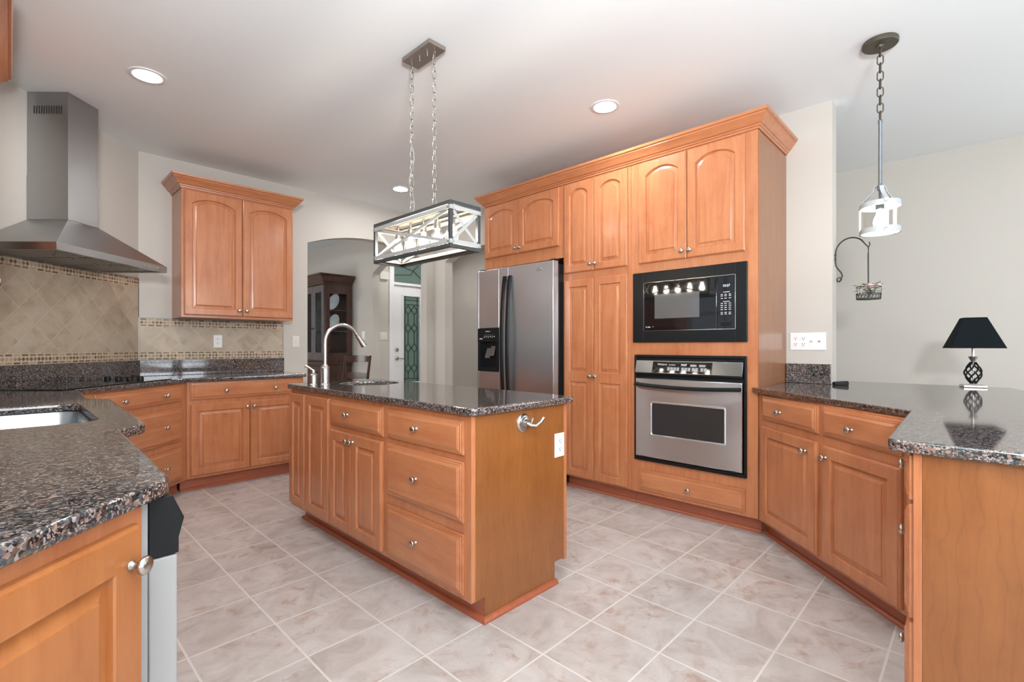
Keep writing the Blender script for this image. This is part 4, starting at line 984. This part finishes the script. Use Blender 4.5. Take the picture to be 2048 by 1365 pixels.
m.build('leaves', M['leaf'], fl, smooth=0)

# ------------------------------------------------------------------ lamp and remote on the peninsula
lp = thing('table_lamp', 'table lamp with square black shade and twisted black cage stem', 'lamp', (4.085, .032, .9085), 12)
m = MB(); m.box(-.054, .054, -.054, .054, 0, .015); m.build('base', M['nickel'], lp, bevel=.003)
m = MB()
for k in range(7):
    pts = []
    for i in range(17):
        u = i/16; a = 2*PI*k/7+u*PI*.85; r_ = .012+.028*math.sin(PI*u)**1.1; pts.append((r_*math.cos(a), r_*math.sin(a), .022+u*.130))
    m.tube(pts, .0046, 6)
m.build('cage_stem', M['black_satin'], lp)
m = MB(); m.lathe([(.001, .02), (.003, .02), (.003, .15), (.010, .150), (.010, .158), (.014, .165), (.024, .186), (.021, .187), (.009, .172), (.007, .19), (.007, .262), (.001, .262)], None, 16); m.build('stem_cup', M['nickel'], lp)
m = MB(); b0, t0, zb, zt = .122, .052, .238, .424
def sq(h, z): return [(-h, -h, z), (h, -h, z), (h, h, z), (-h, h, z)]
m.loops([sq(b0, zb), sq(t0, zt), sq(t0-.003, zt), sq(b0-.003, zb)], False, False, closed=True); m.bar((-t0, 0, zt-.02), (t0, 0, zt-.02), .004, .004); m.bar((0, -t0, zt-.02), (0, t0, zt-.02), .004, .004)
m.build('lamp_shade', M['shade'], lp, smooth=0)
m = MB(); m.lathe([(.001, .262), (.012, .264), (.026, .30), (.022, .325), (.001, .335)], None, 16); m.build('bulb', M['white_plastic'], lp)
rm = thing('remote_control', 'small black remote control lying at the end of the wall pier', 'remote', (3.700, .645, .9085), -60)
m = MB(); m.loops([[(-.040, -.020, 0), (.040, -.020, 0), (.040, .020, 0), (-.040, .020, 0)], [(-.041, -.021, .014), (.041, -.021, .014), (.041, .021, .014), (-.041, .021, .014)], [(-.038, -.018, .020), (.038, -.018, .028), (.038, .018, .028), (-.038, .018, .020)]], True, True); m.build('case', M['black_matte'], rm, bevel=.003)
m = MB()
for i in range(4):
    for j in range(3): x = -.024+i*.014; y = -.010+j*.010; z = .0200+.008*(x+.038)/.076-.001; m.box(x-.004, x+.004, y-.003, y+.003, z, z+.0022)
m.build('buttons', M['slate_metal'], rm)

# ------------------------------------------------------------------ dining room: hutch, plates, chair
hu = thing('china_hutch', 'tall dark cherry china hutch with glass doors in the dining room', 'hutch', (3.15, 8.20, 0), -90)
HWd, HD = 1.39, .43
b_ = HWd
MB().box(.012, HWd-.012, .012, HD, .08, .885).build('base_body', M['cherry'], hu, bevel=.003)
MB().box(0.0, HWd, 0.0, HD, .0, .08).build('plinth', M['cherry'], hu, bevel=.004)
MB().box(-.02, HWd+.02, -.04, HD, .887, .925).build('ledge', M['cherry'], hu, bevel=.008)
m = MB()   # upper case: open frame sides with glass
for x0_, x1_ in ((0, .03), (HWd-.03, HWd)):
    for y0_, y1_ in ((.02, .085), (.345, HD)): m.box(x0_, x1_, y0_, y1_, .926, 2.06)
    m.box(x0_, x1_, .085, .345, .926, 1.06); m.box(x0_, x1_, .085, .345, 1.93, 2.06)
m.box(.03, HWd-.03, HD-.02, HD, .926, 2.06); m.box(.03, HWd-.03, .02, HD-.02, 2.03, 2.06); m.box(.03, HWd-.03, .03, HD-.02, .926, .945)
for z in (1.37, 1.68): m.box(.03, HWd-.03, .05, HD-.02, z, z+.012)
m.build('upper_case', M['cherry'], hu)
MB().box(HWd-.02, HWd-.016, .085, .345, 1.06, 1.93).build('side_pane', M['glass'], hu, smooth=0)
crown(hu, [(0, HD), (0, .0), (HWd, .0), (HWd, HD)], 2.062, sc=1.45, mat=M['cherry'])
MB().box(.004, HWd-.004, .004, HD, 2.061, 2.10).build('top_board', M['cherry'], hu)
for i in range(4):
    x0_ = .02+i*.338; x1_ = x0_+.334; m = MB()
    for a, b, c, d in ((x0_, x0_+.065, .95, 2.05), (x1_-.065, x1_, .95, 2.05), (x0_+.065, x1_-.065, .95, 1.065), (x0_+.065, x1_-.065, 1.945, 2.05)): m.box(a, b, -.004, .019, c, d)
    dd = m.build('glass_door', M['hutchsheen'], hu, bevel=.003)
    MB().box(x0_+.065, x1_-.065, .006, .010, 1.065, 1.945).build('pane', M['hutchglass'], dd, smooth=0)
    m = MB(); kx = x1_-.012 if i % 2 == 0 else x0_+.012; m.lathe([(.001, 0), (.006, 0), (.005, .012), (.013, .020), (.001, .028)], T(kx, -.004, 1.42) @ RX(90), 12); m.build('knob', M['black_satin'], dd)
for i in range(3):
    x0_ = .03+i*.447; dd = MB().box(x0_, x0_+.435, -.008, .011, .69, .86).build('drawer', M['cherry'], hu, bevel=.004)
    m = MB(); m.lathe([(.001, 0), (.006, 0), (.005, .012), (.013, .020), (.001, .028)], T(x0_+.217, -.008, .775) @ RX(90), 12); m.build('knob', M['black_satin'], dd)
    MB().box(x0_, x0_+.435, -.008, .011, .10, .67).build('lower_door', M['cherry'], hu, bevel=.004)
def plate_china(z, lab):
    m = MB(); m.lathe([(.001, .006), (.07, .006), (.085, .012), (.125, .020), (.126, .023), (.085, .016), (.07, .010), (.001, .010)], T(3.40, 7.0, z) @ RZ(-78) @ RX(74), 36)
    tag(m.build('plate', M['china'], smooth=40), lab, 'plate')
plate_china(1.82, 'upper white plate standing on the top shelf inside the hutch'); plate_china(1.512, 'lower white plate standing on the middle shelf inside the hutch')

cr_ = thing('dining_chair', 'dark cherry dining chair beside the hutch in the dining room', 'chair', (3.05, 5.98, 0), 205)
# local: seat faces -x after rotation; back at +x side -> local -x ; build with back at x=-.2
m = MB(); m.loops([[(-.20, -.20, .44), (.22, -.22, .44), (.22, .22, .44), (-.20, .20, .44)], [(-.20, -.20, .47), (.23, -.23, .47), (.23, .23, .47), (-.20, .20, .47)]], True, True); m.build('seat', M['cherry'], cr_, bevel=.01)
for sy in (-1, 1):
    m = MB(); m.tube([(-.23, sy*.19, 0), (-.19, sy*.19, .45), (-.215, sy*.195, .75), (-.265, sy*.20, 1.03)], [.018, .021, .019, .016], 8); m.build('rear_leg', M['cherry'], cr_)
    m = MB(); m.tube([(.20, sy*.19, 0), (.20, sy*.19, .44)], [.015, .022], 8); m.build('front_leg', M['cherry'], cr_)
def slat(zc, hh, x, name, bow):
    m = MB(); L = []
    for i in range(13):
        u = -1+2*i/12; y = u*.192; xx = x-bow*(1-u*u); h2 = hh*(.75+.25*(1-u*u)); L.append([(xx-.008, y, zc-h2), (xx+.008, y, zc-h2), (xx+.004, y, zc+h2), (xx-.012, y, zc+h2)])
    m.loops(L, True, True); m.build(name, M['cherry'], cr_, smooth=40)
slat(.985, .048, -.250, 'top_rail', .035); slat(.76, .045, -.215, 'splat', .02)
m = MB()
for sy in (-1, 1): m.bar((-.205, sy*.19, .2), (.20, sy*.19, .2), .025, .014)
m.bar((0, -.19, .2), (0, .19, .2), .025, .014, (0, 0, 1)); m.build('stretcher', M['cherry'], cr_)
